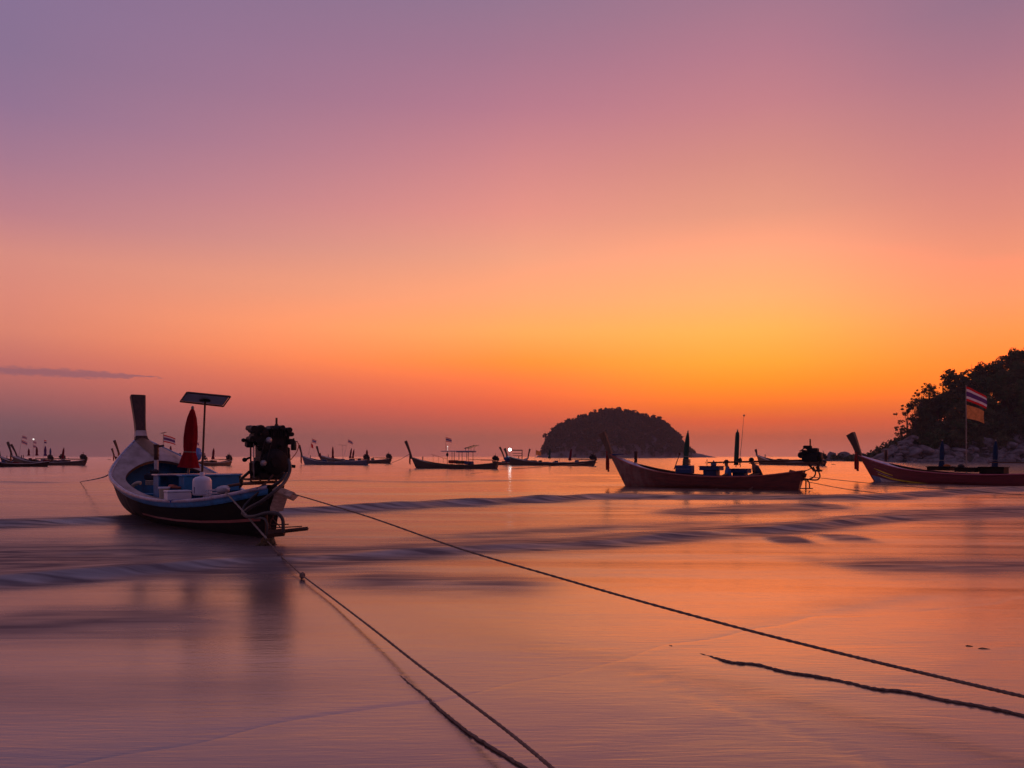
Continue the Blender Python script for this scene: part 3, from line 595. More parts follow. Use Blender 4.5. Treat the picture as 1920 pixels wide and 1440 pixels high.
# benches
def bench(root,x0,x1,y0,y1,z0,z1,m,topm,name='bench'):
    o=MB(); t=.035
    o.box(((x0+x1)/2,y0+t/2,(z0+z1)/2),(x1-x0,t,z1-z0)); o.box(((x0+x1)/2,y1-t/2,(z0+z1)/2),(x1-x0,t,z1-z0))
    o.box(((x0+x1)/2,(y0+y1)/2,(z0+z1)/2),(x1-x0-.02,t,z1-z0-.04)); o.box(((x0+x1)/2,(y0+y1)/2,z0+.06),(x1-x0-.03,y1-y0-.08,t))
    o.box((x1-.03,(y0+y1)/2,(z0+z1)/2),(.025,y1-y0-.08,z1-z0-.02))
    b=o.build(name,m,root)
    s=MB(); s.box(((x0+x1)/2,(y0+y1)/2,z1+.02),(x1-x0+.08,y1-y0+.08,.04),bev=.012); s.build('bench_top',topm,b)
    return b
bench(b1,4.95,5.45,-.95,.98,.42,1.13,blue_paint,rim_paint)
bl=mat('blue_plank_paint',(.010,.15,.32),.45,.25,5,.1)
o=MB(); o.box((4.05,.02,.96),(.05,1.25,.34)); o.box((4.45,.02,.96),(.05,1.25,.34)); o.box((4.25,.62,.96),(.36,.05,.34)); o.box((4.25,-.58,.96),(.36,.05,.34)); o.box((4.25,.02,.62),(.4,.08,.4)); bb=o.build('seat_box',bl,b1)
o=MB(); o.box((4.25,.02,1.15),(.5,1.36,.035),bev=.01); o.build('box_lid',blue_paint,bb)
bench(b1,6.3,6.6,-1.1,1.1,.3,.62,blue_paint,blue_paint)
# ribs inside the hull
for x in (3.0,6.0,7.0,8.0):
    for sd in(1,-1):
        t=x/B1.L; MB().tube([B1.pt(t,u,sd,-.09) for u in(.55,.7,.85,.97)],.03,6).build('rib',dkblue_paint,b1)
# solar panel on its pole
sp_=MB(); pc=[W(350,736,18.1),W(432,744,18.1),W(419,762,18.75),W(338,753,18.75)]; pc=[B1I@p for p in pc]; nrm=(pc[1]-pc[0]).cross(pc[3]-pc[0]).normalized(); nrm=nrm if nrm.z>0 else -nrm
sr=thing('solar_panel','flat solar panel held up on a pole beside the red umbrella','solar panel',b1w(0,0,0),B1A)
def slab(c,th,off=0):
    m_=MB(); a=[p+nrm*off for p in c]; b=[p+nrm*(off+th) for p in c]
    m_._a(a+b,[(0,1,2,3),(7,6,5,4),(0,4,5,1),(1,5,6,2),(2,6,7,3),(3,7,4,0)]); return m_
ctr=sum(pc,Vector())/4
inn=[ctr+(p-ctr)*.93 for p in pc]
slab(inn,.012,.014).build('back_sheet',panel_back,sr); slab([ctr+(p-ctr)*.97 for p in pc],.004,.028).build('cell_sheet',panel_front,sr)
fr=MB()
for i in range(4): fr.tube([pc[i],pc[(i+1)%4]],.02,4,sm=False)
fr.build('frame',wood_dark,sr)
pl=MB(); foot=b1l(376,905,18.2); foot.z=.3; pl.tube([foot,ctr+Vector((0,0,-.02))],[.03,.022],8); pl.build('pole',rust,sr)
jb=MB(); jb.box(ctr-nrm*.03,(.16,.2,.06),(0,0,.4),bev=.01); jb.build('junction_box',metal_dark,sr)
# red umbrella
u0=b1l(351,905,19.3); ub=b1w(u0.x,u0.y,0); top=W(361,766,19.3)
closed_umbrella((ub.x,ub.y,.72),2.10,.215,red_cloth,'closed red umbrella standing in the foreground boat',tilt=(math.atan((top.x-ub.x)/(top.z-.72)),0),pole_h=.60,flute=.13,n=26,wide=.95)

# engine of the large boat
def E(px,py,dx=0): return Vector((.9+dx,(507-px)*.0112-.24,1.6-(py-855.5)*.01085))
en=MB()
en.box(E(513,823),(.42,.36,.50),bev=.05); en.box(E(508,838),(.40,.56,.62),bev=.06); en.box(E(488,818),(.34,.30,.34),bev=.05); en.box(E(530,868),(.3,.2,.4),bev=.03); en.box(E(484,878),(.3,.3,.3),bev=.04); en.box(E(514,803),(.36,.30,.10),bev=.03); en.box(E(528,818,-.05),(.3,.16,.34),bev=.04)
en.box(E(505,868),(.5,.52,.36),bev=.08); en.box(E(500,891),(.55,.50,.16),bev=.03); en.box(E(531,850),(.34,.14,.26),bev=.03)
for (px,py,r,w) in((470,806,.075,.22),(482,806,.09,.2),(476,820,.11,.26),(488,812,.07,.3),(466,824,.06,.25),(483,832,.08,.2),(533,806,.055,.3),(538,814,.045,.25),(537,828,.06,.3),(520,802,.05,.3)):
    a=E(px,py,-.12); en.cyl(a-Vector((w/2,0,0)),a+Vector((w/2,0,0)),r,n=12)
en.box(E(475,804,.05),(.24,.22,.10),rot=(.15,0,0),bev=.02); en.box(E(468,833),(.16,.16,.14),bev=.03)
for (px,py,r) in((457,826,.045),(459,862,.05),(549,875,.035)): en.ball(E(px,py),(r,r,r*.9))
en.cyl(E(457,826),E(470,826),.03,n=8); en.cyl(E(459,862),E(468,858),.022,n=8); en.cyl(E(536,874),E(552,875),.035,n=10)
for i in range(9): en.box(E(500+i*4,812,-.23),(.02,.018,.2))
for i in range(14):
    a=E(random.uniform(468,538),random.uniform(800,885),random.uniform(-.28,-.15)); en.box(a,(random.uniform(.05,.12),random.uniform(.03,.09),random.uniform(.03,.09)),(random.random(),random.random(),random.random()),bev=.01)
eng=en.build('engine',metal_dark,b1)
f=MB(); c=E(504,866,-.30); f.lathe([(.05,-.04),(.25,-.035),(.265,0),(.25,.035),(.05,.04)],c,(1,0,0),n=30); f.lathe([(.10,-.08),(.10,-.03)],c,(1,0,0),n=18); f.build('flywheel',metal_dark,eng)
for px,py,r in((491,826,.062),(481,868,.062)):
    q=MB(); q.lathe([(.02,-.03),(r,-.02),(r*.8,-.012),(r,0),(r*.3,.02)],E(px,py,-.36),(1,0,0),n=18); q.build('pulley',metal_grey,eng)
bt=MB(); a=[E(485,826,-.35),E(474,866,-.35),E(487,868,-.35),E(497,826,-.35)]; bt.tube(a+[a[0]],.008,5); bt.build('drive_belt',black_rubber,eng)
q=MB(); q.cyl(E(517,800,0),E(517,783,0),.022,n=10); q.lathe([(.03,0),(.04,.03),(.03,.06)],E(517,800),n=10); q.build('exhaust_pipe',rust,eng)
q=MB(); c=E(549.5,844,0); q.lathe([(.05,0),(.058,.02),(.058,.16),(.045,.185),(.035,.2),(.018,.22),(.018,.25)],c,n=14); q.box(c+Vector((0,0,.185)),(.03,.16,.018)); q.build('fuel_filter',mat('dark_green_canister',(.03,.035,.022),.4,.2,6,0),eng)
q=MB(); q.cyl(E(538,828),E(546,830),.02,n=6); q.build('filter_bracket',rust,eng)
q=MB(); q.tube(smooth_pts([E(556,829),E(559.5,833),E(556,846),E(549,856),E(543,863)],5),.009,6); q.build('fuel_hose',orange_hose,eng)
for px in (465,470.5):
    q=MB(); q.cyl(E(px,832,-.15),E(px+.5,896,-.15),.016 if px<470 else .011,n=8); q.build('stay_pipe',steel if px>470 else metal_dark,eng)
q=MB(); q.box(E(490,898),(.5,.72,.035)); q.box(E(497,904),(.3,.5,.05)); 
for px in(470,487,516): q.cyl(E(px,884),E(px,903),.02,n=8)
q.cyl(E(515,890),E(522,897),.03,n=8); q.build('engine_bed',rust,eng)
q=MB(); q.cyl((1.0,-.15,1.02),(1.0,-.15,.6),.06,n=10); q.cyl((.75,-.3,.95),(.5,-.15,.8),.035,n=8); q.box((.75,-.1,.87),(.7,.6,.10),bev=.02); q.build('stern_mount',wood_dark,b1)
q=MB(); q.tube([(1.3,-.22,1.05),(2.4,-.15,1.0),(3.3,-.1,.92)],[.04,.035,.03],8); q.build('propeller_shaft',rust,eng)
q=MB(); a=b1l(441,902,18.5); q.lathe([(.17,-.05),(.2,0),(.2,.1),(.12,.15)],(a.x,a.y,a.z-.02),(1,0,0),n=18); q.build('air_cleaner',metal_dark,eng)
# cooling hoses looping down over the stern quarter
def hose(pts,r,m,name,par):
    q=MB(); q.tube(smooth_pts([b1l(*p) for p in pts],7),r,9); return q.build(name,m,par)
hose([(541,862,15.2),(544,876,15.0),(541,890,14.9),(534,903,14.7),(524,914,14.5),(508,927,14.35),(490,940,14.4),(470,951,14.5),(458,961,14.6),(462,968,14.5),(478,968,14.3),(495,963,14.2),(510,961,14.1),(522,964,14.0),(530,975,14.0),(531,998,14.0)],.033,grey_hose,'cooling_hose',b1)
hose([(536,888,15.1),(528,900,14.9),(514,910,14.8),(495,918,14.9),(478,930,15.0),(465,942,15.0),(457,953,14.9),(455,966,14.7)],.032,black_rubber,'cooling_hose',b1)
hose([(468,884,15.4),(458,893,15.4),(452,899,15.5),(453,907,15.7)],.03,black_rubber,'cooling_hose',b1)
hose([(512,890,15.0),(500,905,14.9),(484,915,14.9),(470,921,15.2)],.018,rust,'brake_cable',b1)
hose([(478,972,14.4),(488,971,14.2),(497,974,14.1),(502,986,14.0),(500,1004,14.0)],.02,grey_hose,'cooling_hose',b1)
# beam through the stern and the low platform
q=MB(); a=b1l(514,917,14.9); b=b1l(551,931,14.3); 
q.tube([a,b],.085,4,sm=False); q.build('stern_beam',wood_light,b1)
# pale tan stern board facing the sunset side
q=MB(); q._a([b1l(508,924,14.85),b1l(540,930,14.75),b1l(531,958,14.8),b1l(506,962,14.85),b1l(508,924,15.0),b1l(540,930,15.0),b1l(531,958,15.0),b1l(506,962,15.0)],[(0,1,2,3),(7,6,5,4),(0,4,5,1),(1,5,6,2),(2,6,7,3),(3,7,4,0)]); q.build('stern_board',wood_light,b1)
q=MB(); q.tube([b1l(502,1001,14.2),b1l(533,998,14.15)],.07,4,sm=False); q.tube([b1l(533,996,14.15),b1l(577,991,14.0)],.035,4,sm=False); q.tube([b1l(508,984,14.2),b1l(541,983,14.1)],.012,6); q.tube([b1l(506,990,14.2),b1l(566,987,14.0)],.011,6); q.build('rudder_guard',rust,b1)
q=MB(); q.tube([b1l(499,960,14.3),b1l(500,1006,14.3)],.03,6); q.tube([b1l(515,962,14.2),b1l(506,982,14.2),b1l(508,1000,14.2)],.012,6); q.tube([b1l(511,972,14.2),b1l(527,990,14.1)],.01,6); q.tube([b1l(520,962,14.2),b1l(507,975,14.2)],.01,6); q.build('guard_strut',rust,b1)

# gear lying in the large boat
def lathe_thing(name,label,cat,loc,parts,group=None):
    t=thing(name,label,cat,loc,B1A,group)
    for nm,prof,m in parts: MB().lathe(prof,n=18).build(nm,m,t)
    return t
c=b1w(*(b1l(379,928,16.9)))
lathe_thing('water_jug','big white plastic water jug by the blue seat box','jug',(c.x,c.y,.74),[('body',[(.17,0),(.195,.015),(.20,.05),(.20,.31),(.185,.36),(.14,.40),(.06,.425),(.045,.43)],white_plastic),('cap',[(.048,.42),(.05,.50),(.04,.51)],white_plastic)])
o=MB(); o.box((c.x-.10,c.y-.165,.86),(.025,.02,.14)); tag(o.build('level_strip',dkblue_paint),None,None); lv=bpy.data.objects['level_strip']; lv.parent=bpy.data.objects['water_jug']; lv.matrix_parent_inverse=(Matrix.Translation((c.x,c.y,.74))@Matrix.Rotation(B1A,4,'Z')).inverted()
c=W(308,926,17.6); lathe_thing('bucket','beige bucket with a white rim between benches','bucket',(c.x,c.y,.62),[('body',[(.10,0),(.115,.22),(.12,.24)],beige_plastic),('rim',[(.118,.235),(.13,.25),(.128,.275),(.118,.28)],white_plastic)])
c=W(333,930,17.2); t=thing('cooler_box','white cooler box with a blue base in the foreground boat','cooler',(c.x,c.y,.60),B1A)
MB().box((0,0,.11),(.34,.5,.18),bev=.02).build('body',white_plastic,t); MB().box((0,0,.22),(.36,.52,.04),bev=.012).build('lid',white_plastic,t); MB().box((0,0,.0),(.35,.4,.05),bev=.01).build('base',blue_plastic,t)
c=W(334,916,17.9); t=tag(MB().box((0,0,0),(.3,.42,.05),(0.1,.05,0),bev=.02).box((.03,.1,.04),(.18,.14,.05),(.2,0,.5),bev=.02).build('life_vest',mat('faded_orange_cloth',(.5,.16,.1),.8,.3,6,.3,spec=.1),None,(c.x,c.y,.87),(0,0,B1A)),'faded orange folded life vest on the cooler box','life vest')
# white wire crate
c=W(404,922,16.9); t=thing('plastic_crate','white slatted plastic crate behind the near gunwale','crate',(c.x,c.y,.64),B1A)
for k in range(4): 
    z=.02+k*.065; m_=MB()
    for (cx_,cy_,sx,sy) in((-.17,0,.012,.42),(.17,0,.012,.42),(0,-.21,.34,.012),(0,.21,.34,.012)): m_.box((cx_,cy_,z),(sx,sy,.026))
    m_.build('slat',white_plastic,t)
m_=MB()
for a_,b_ in((-.165,-.205),(.165,-.205),(-.165,.205),(.165,.205)): m_.box((a_,b_,.11),(.022,.022,.24))
m_.box((0,0,.004),(.33,.41,.008)); m_.build('corner_frame',white_plastic,t)
def rag(c,r,m,label,name='towel',cat='towel',sq=.5):
    mb=MB(); n=14; rows_=[]
    for i in range(8):
        ph=-math.pi/2+math.pi*i/7; rr=[]
        for j in range(n+1):
            an=2*math.pi*(j%n)/n; k=1+.25*math.sin(3*an+i)+.15*math.sin(7*an+2*i); rr.append(Vector((r*k*math.cos(ph)*math.cos(an),r*k*math.cos(ph)*math.sin(an),r*sq*math.sin(ph)*(1+.2*math.sin(5*an)))))
        rows_.append(rr)
    mb.grid(rows_,True); o=mb.build(name,m,None,c); return tag(o,label,cat)
rag(W(419,918,16.6)+Vector((0,0,-.0)),.14,towel_white,'crumpled white towel heaped on the crate',sq=.6)
rag(W(455,924,15.7),.10,beige_plastic,'pale rag folded at the stern end of the boat','rag','rag',.4)
c=W(254,912,20.0); m_=MB(); m_.tube(smooth_pts([(-.14,0,-.1),(-.06,0,.02),(.06,0,.09),(.14,0,.08)],5),.05,10); tag(m_.build('fender',beige_plastic,None,(c.x,c.y,c.z)),'small curved pale fender on the left side deck','fender')
c=W(290,893,19.8); m_=MB(); 
for i in range(3): m_.tube([Vector((math.cos(a)*.2,math.sin(a)*.2,.04*i)) for a in [2*math.pi*k/18 for k in range(19)]],.022,6)
tag(m_.build('rope_coil',rope_pale,None,(c.x,c.y,.88)),'coil of pale rope on the floor of the foreground boat','rope coil')
c=W(283,887,20.6); m_=MB(); m_.box((0,0,0),(.3,.34,.2),(0,0,.3),bev=.05).box((.05,.1,.14),(.2,.16,.12),(0,0,.9),bev=.04); tag(m_.build('bag',shirt_dark,None,(c.x,c.y,1.05)),'dark bag slumped against the mooring post','bag')

# ---- generic further boats
def small_boat(label,bow,stern,db,ds,topy,hm,k=1.0,prow_m=None,band=None,garl=garland_red,garl_len=.9,engine=True,eng_z=.95,shaft=4.0,group=None,rim=white_paint,deckm=None,inm=None,tables=None,rake=.9,fine=False,strm=None,posts=True,benches=((.35,),(.55,)),bench_m=None,wlift=0.0,pk=1.0):
    """bow / stern: photo x of stem head and stern; db / ds their distances"""
    A=W(bow,HY,db); B=W(stern,HY,ds); A.z=B.z=0; L=(A-B).length; ang=math.atan2(A.y-B.y,A.x-B.x)
    H=Hull(L,*(tables or ([v*k for v in(.30,.58,.80,.85,.72,.42,.07)],[v*k for v in(.80,.55,.47,.54,.74,1.06,1.5)])),rake=rake*k,srake=.3*k,keel=-.28)
    root=thing('longtail_boat',label,'boat',(B.x,B.y,wlift),ang,group)
    ztop=EYE+(HY-topy)/F*db
    build_hull(H,root,(hm,rim,strm or hm,deckm or deck_paint,inm or hull_brown,hull_brown,hm),ns=40 if fine else 22,nu=8,side_deck=.12*k,crown=.06*k,strake=.07*k,open_to=.84,fine=fine,rim=.045*k)
    top=(L+(ztop-H.z(1))*.42,ztop)
    _,path=build_prow(H,root,top,prow_m or wood_dark,band,w0=.10*k,w1=.13*k*pk,d0=.13*k*pk,d1=.19*k*pk,bandz=(.3,.4),curve=.3,waist=.85)
    if garl: garland(root,path(.22)+Vector((.12*k,0,.05)),garl_len*k,.16*k*pk,garl)
    if posts: post_obj(root,.86*L,H.z(.86)-.05,H.z(.86)+.55*k,.06*k,wood_dark,rope=fine)
    for (t,) in benches:
        bw=H.b(t)*.8; m_=MB(); m_.box((t*L,0,H.z(t)-.08),(.45*k,bw*2,.3*k),bev=.02); m_.build('bench',bench_m or hull_brown,root)
    if engine: engine_small(root,.35*k,eng_z*k+.20,k*(.95 if fine else 1.25),shaft_to=(shaft*k,0,.02))
    if not fine:
        rb=random.Random(int(bow)*7+3)
        for _ in range(5):
            t=rb.uniform(.16,.72); hh=rb.uniform(.2,.55)*k; m_=MB(); m_.box((t*L,rb.uniform(-.2,.2),H.z(t)+hh*.25),(rb.uniform(.3,.9)*k,rb.uniform(.4,.9)*k,hh),(0,0,rb.uniform(-.2,.2)),bev=.06); m_.build('cargo_box',rb.choice([hull_dark,wood_dark,dkblue_paint,hull_brown,maroon_cloth,hull_grey]),root)
    root['L']=0; del root['L']
    return root,H,(lambda x,y,z:Matrix.Translation(root.location)@Matrix.Rotation(ang,4,'Z')@Vector((x,y,z)))

# ---- red boat right of centre, with two men aboard
tabs=([.30,.62,.85,.9,.78,.46,.08],[.92,.66,.60,.70,.92,1.25,1.72])
b2,H2,w2=small_boat('red brown longtail boat with two men aboard and red ribbons at its bow','1' and 1144,1508,42,36.4,812,hull_red,prow_m=wood,garl=garland_red,garl_len=1.05,engine=False,rim=mat('red_gunwale_paint',(.42,.10,.07),.35,.25,4,.1),deckm=mat('lilac_deck_paint',(.40,.38,.52),.45,.2,4,.1),inm=mat('rust_red_inside',(.16,.05,.03),.5,.3,4,.1),tables=tabs,rake=1.05,fine=True,posts=False,benches=(),strm=hull_red)
def w2p(px,py,t):                       # photo point at the distance of station t of this boat
    d=36.4+(42-36.4)*t; return W(px,py,d)
def l2(px,py,t): return (Matrix.Translation(b2.location)@Matrix.Rotation(b2.rotation_euler.z,4,'Z')).inverted()@w2p(px,py,t)
p_=l2(1192,866,.86); q=MB(); q.lathe([(.085,p_.z-.05),(.085,p_.z+.45),(.11,p_.z+.47),(.11,p_.z+.56),(.07,p_.z+.58)],(p_.x,p_.y,0),n=12); q.build('mooring_post',wood_dark,b2)
a=l2(1150,851,.97); b=l2(1174,853,.93); q=MB(); q.box((a+b)/2,(.7,.5,.06),(0,.03,0)); q.build('bow_plank',dkblue_paint,b2)
bb=MB(); c=l2(1284,880,.60); bb.box((c.x,c.y,c.z),(.85,.5,.42),bev=.02); o=bb.build('seat_box',dkblue_paint,b2); o['label']='dark blue seat box under the green umbrella'
q=MB(); q.box((c.x,c.y+.26,c.z+.02),(.7,.02,.035)); q.build('box_stripe',rim_paint,o)
for (x0,x1,y,t) in ((1312,1350,879,.52),(1368,1402,884,.40)):
    c=l2((x0+x1)/2,y,t); c.y-=.25; q=MB(); q.box((c.x,c.y,c.z+.02),((x1-x0)*.027,.8,.20),bev=.02); q.box((c.x,c.y,c.z+.13),((x1-x0)*.029,.86,.03)); q.box((c.x,c.y,c.z-.22),((x1-x0)*.018,.6,.30),bev=.02)
    q.build('bench',dkblue_paint,b2)
c=l2(1494,892,.02); q=MB(); q.ball((c.x+.25,0,c.z-.12),(.62,.34,.24),16,10); q.build('stern_hump',hull_red,b2)
e2=l2(1520,857,-.03); e2y=0
engine_small(b2,-.30,1.54,1.18,shaft_to=(5.0,0,-.12),handle=1.1)
for pts,r in(([(1525,875),(1529,886),(1526,894),(1516,899),(1508,900)],.035),([(1530,875),(1536,887),(1537,895),(1530,900),(1510,898)],.035),([(1511,899),(1511,920)],.03),([(1512,899),(1517,905),(1518,917)],.03),([(1500,916),(1524,916)],.025),([(1508,884),(1524,877)],.02)):
    q=MB(); q.tube(smooth_pts([l2(x,y,-.02) for x,y in pts],5),r,8); q.build('cooling_hose',black_rubber,b2)
q=MB(); q.tube([l2(1480,884,.05),l2(1512,892,-.01)],.11,6); q.build('stern_beam',hull_red,b2)
# umbrellas, rod and floats aboard it
a=w2p(1284,887,.60); tp=w2p(1290,808,.60); closed_umbrella((a.x,a.y,a.z-.02),tp.z-a.z,.17,green_cloth,'closed dark green umbrella above the blue box of the red boat',tilt=(math.atan((tp.x-a.x)/(tp.z-a.z)),0),pole_h=.42,wide=.75,flute=.1)
q=MB(); c=w2p(1288,866,.60)
for i in range(4): q.lathe([(.15,-.03),(.21,0),(.16,.035)],c+Vector((0,0,-.13+i*.075)),n=14)
tag(q.build('rope_hank',rope_m),'hank of dark rope wound at the foot of the green umbrella','rope coil')
a=w2p(1380,876,.36); tp=w2p(1383,807,.36); closed_umbrella((a.x,a.y,a.z),tp.z-a.z,.155,green_cloth,'tall closed grey green umbrella behind the seated man in blue',tilt=(math.atan((tp.x-a.x)/(tp.z-a.z)),0),pole_h=.10,wide=.78,flute=.05,straight=True)
def rod(a,b,r,m,label,name='pole',cat='pole',tip=None):
    q=MB(); a=Vector(a); b=Vector(b); q.tube([a,a.lerp(b,.5)+Vector((.01,0,0)),b],[r,r*.8,r*.5],6)
    if tip: q.ball(b,tip,8,6)
    return tag(q.build(name,m),label,cat)
rod(w2p(1386,872,.36),w2p(1395,779,.36),.016,steel,'thin whip antenna rising beside the tall green umbrella','antenna','antenna',.05)
rod(w2p(1264,880,.64),w2p(1274,851,.64),.03,rust,'short leaning boat hook with pale tip before the green umbrella','boat_hook','boat hook',.06)
q=MB(); q.ball((0,0,0),(.15,.13,.15),14,10); q.lathe([(.02,.13),(.035,.16),(.02,.2)],n=8); tag(q.build('float',mat('dull_blue_float',(.12,.14,.24),.4,.2,5,0),None,w2p(1338,870.5,.48)),'round blue grey float on the front bench of the red boat','float')
q=MB(); q.ball((0,0,0),(.09,.09,.13),12,8); q.cyl((0,0,-.1),(0,0,-.35),.02,n=6); tag(q.build('bottle',black_rubber,None,w2p(1388,863,.34)),'small dark bottle shape just right of the tall umbrella','bottle')

def person(label,loc,rz,joints,shirt,scale=1.0,hair=True):
    t=thing('person',label,'person',loc,rz)
    order=['pelvis','waist','chest','neck','head_b','head_t','shl','ell','wrl','hnl','shr','elr','wrr','hnr','hpl','knl','anl','tol','hpr','knr','anr','tor']
    rad={'pelvis':.15,'waist':.135,'chest':.15,'neck':.06,'head_b':.085,'head_t':.085,'shl':.075,'ell':.05,'wrl':.034,'hnl':.036,'shr':.075,'elr':.05,'wrr':.034,'hnr':.036,'hpl':.095,'knl':.065,'anl':.045,'tol':.04,'hpr':.095,'knr':.065,'anr':.045,'tor':.04}
    ed=[('pelvis','waist'),('waist','chest'),('chest','neck'),('neck','head_b'),('head_b','head_t'),('chest','shl'),('shl','ell'),('ell','wrl'),('wrl','hnl'),('chest','shr'),('shr','elr'),('elr','wrr'),('wrr','hnr'),('pelvis','hpl'),('hpl','knl'),('knl','anl'),('anl','tol'),('pelvis','hpr'),('hpr','knr'),('knr','anr'),('anr','tor')]
    def skin(name,keys,m,mul=1.0,par=t):
        ks=[k for k in order if k in keys]; me=bpy.data.meshes.new(name)
        me.from_pydata([Vector(joints[k])*scale for k in ks],[(ks.index(a),ks.index(b)) for a,b in ed if a in ks and b in ks],[])
        o=bpy.data.objects.new(name,me); C.objects.link(o); o.parent=par; me.materials.append(m)
        md=o.modifiers.new('skin','SKIN'); md.use_smooth_shade=True; sv=me.skin_vertices[0].data
        for i,k in enumerate(ks): sv[i].radius=(rad[k]*mul*scale,)*2
        sv[0].use_root=True
        s2=o.modifiers.new('sub','SUBSURF'); s2.levels=2; s2.render_levels=2; return o
    body=skin('body',order,skin_m)
    skin('shirt',['pelvis','waist','chest','shl','ell','shr','elr'],shirt,1.13)
    skin('shorts',['pelvis','hpl','knl','hpr','knr'],mat('dark_shorts',(.025,.025,.035),.85,.2,8,.1,spec=.1),1.16)
    hb=Vector(joints['head_b'])*scale; ht=Vector(joints['head_t'])*scale; f=Vector((1,0,0))
    h=MB(); h.ball(ht+Vector((-.015,0,.005)),(.108*scale,.098*scale,.10*scale),14,10); h.build('hair',hair_m,t)
    fc=MB(); m_=hb.lerp(ht,.45); fc.ball(m_+Vector((.105,0,-.01))*scale,(.022*scale,.016*scale,.025*scale),8,6)
    for s_ in(1,-1): fc.ball(m_+Vector((0,.095*s_,0))*scale,(.018*scale,.012*scale,.03*scale),8,6)
    fc.build('face',skin_m,t)['kind']='stuff'
    ey=MB()
    for s_ in(1,-1): ey.ball(m_+Vector((.09,.035*s_,.02))*scale,(.01,.014,.008),6,5)
    ey.box(m_+Vector((.092,0,-.055))*scale,(.012,.045,.008)); ey.build('eyes_and_mouth',hair_m,t)['kind']='stuff'
    return t
sit={'pelvis':(0,0,0),'waist':(-.02,0,.18),'chest':(.02,0,.42),'neck':(.06,0,.56),'head_b':(.08,0,.64),'head_t':(.09,0,.74),
 'shl':(.02,.19,.46),'ell':(.08,.27,.20),'wrl':(.30,.20,.12),'hnl':(.38,.17,.11),'shr':(.02,-.19,.46),'elr':(.08,-.27,.20),'wrr':(.30,-.18,.10),'hnr':(.38,-.14,.09),
 'hpl':(.03,.10,-.02),'knl':(.44,.16,.03),'anl':(.42,.16,-.38),'tol':(.56,.17,-.42),'hpr':(.03,-.10,-.02),'knr':(.44,-.14,.03),'anr':(.44,-.14,-.38),'tor':(.58,-.15,-.42)}
ps=dict(sit)
p1=w2p(1361,890,.40); person('seated man in a blue shirt left of the tall green umbrella',(p1.x,p1.y-.42,w2p(1361,866,.40).z-.74*1.15),math.pi*.95,ps,shirt_blue,1.15)
sit2=dict(sit)
for k,v in sit.items():
    if k in('waist','chest','neck','head_b','head_t','shl','ell','wrl','hnl','shr','elr','wrr','hnr'): sit2[k]=(v[0]+v[2]*.42,v[1],v[2]*1.06)
sit2['wrl']=(.60,.10,.10); sit2['hnl']=(.68,.08,.10); sit2['wrr']=(.60,-.06,.08); sit2['hnr']=(.68,-.04,.08)
p2=w2p(1421,893,.27); person('man in a dark shirt leaning forward near the stern of the red boat',(p2.x,p2.y-.40,w2p(1409,861.5,.27).z-.80*1.18),math.pi*1.03,sit2,shirt_dark,1.18)

# ---- crimson boat at the right edge
tabs3=([.32,.66,.9,.95,.80,.46,.08],[.85,.66,.58,.66,.86,1.22,1.66])
b3,H3,w3=small_boat('dark crimson longtail boat with yellow bow stripes at the right edge','1' and 1611,2040,49.5,39.5,813,hull_crimson,prow_m=wood_dark,garl=garland_red,garl_len=1.15,engine=True,eng_z=1.15,shaft=4.3,rim=mat('pink_red_gunwale',(.45,.09,.12),.35,.25,4,.1),deckm=mat('pale_lilac_deck',(.48,.46,.60),.4,.2,4,.1),inm=mat('olive_yellow_inside',(.30,.27,.03),.5,.35,3,.1),tables=tabs3,rake=1.15,pk=1.35,fine=True,posts=False,benches=(),strm=hull_crimson)
def l3(px,py,t):
    d=39.5+10*t; return (Matrix.Translation(b3.location)@Matrix.Rotation(b3.rotation_euler.z,4,'Z')).inverted()@W(px,py,d)
def stripe(H,root,t0,t1,u0,u1,wd,m,side=1,n=16,name='painted_stripe'):
    q=MB(); q.grid([[H.pt(t0+(t1-t0)*i/n,u0+(u1-u0)*(i/n)+du,side,.014) for du in(-wd/2*math.sin(math.pi*max(.08,min(.92,i/n)))**.5,wd/2*math.sin(math.pi*max(.08,min(.92,i/n)))**.5)] for i in range(n+1)],True,flip=(side==1)); return q.build(name,m,root)
for sd in(1,-1):
    stripe(H3,b3,.93,.60,.46,.25,.075,yellow_paint,sd); stripe(H3,b3,.935,.80,.66,.56,.055,yellow_paint,sd); stripe(H3,b3,.93,.80,.56,.46,.025,white_paint,sd); stripe(H3,b3,.94,.78,.82,.74,.02,hull_red,sd)
    q=MB(); q.grid([[H3.pt(t,u,sd,.007) for u in(.14,.17,.20+max(0,(t-.55))*.36)] for t in[.02+.97*i/30 for i in range(31)]],True,flip=(sd==1)); q.build('boot_stripe',[mat('grey_blue_boot_paint',(.12,.16,.24),.4,.25,4,.1)],b3)
    q=MB(); q.grid([[H3.pt(t,u,sd,.011) for u in(.17,.22,.20+max(0,(t-.60))*.34)] for t in[.74+.20*i/12 for i in range(13)]],True,flip=(sd==1)); q.build('bow_boot_patch',white_paint,b3)
p_=l3(1661,862,.86); q=MB(); q.lathe([(.085,p_.z-.08),(.085,p_.z+.3),(.10,p_.z+.32),(.10,p_.z+.6),(.06,p_.z+.62)],(p_.x,p_.y,0),n=12); q.build('mooring_post',wood_dark,b3)
for (x0,x1,y0,y1,t) in((1745,1783,875,882,.62),(1797,1830,877,885,.50),(1845,1882,876,888,.42)):
    c=l3((x0+x1)/2,(y0+y1)/2,t); q=MB(); wx=(x1-x0)/F*45*1.1; q.box((c.x,c.y,c.z),(wx,.7,(y1-y0)/F*45),bev=.03); q.box((c.x,c.y,c.z+(y1-y0)/F*22.5),(wx*1.08,.8,.05),bev=.015); q.build('bench',hull_dark,b3)
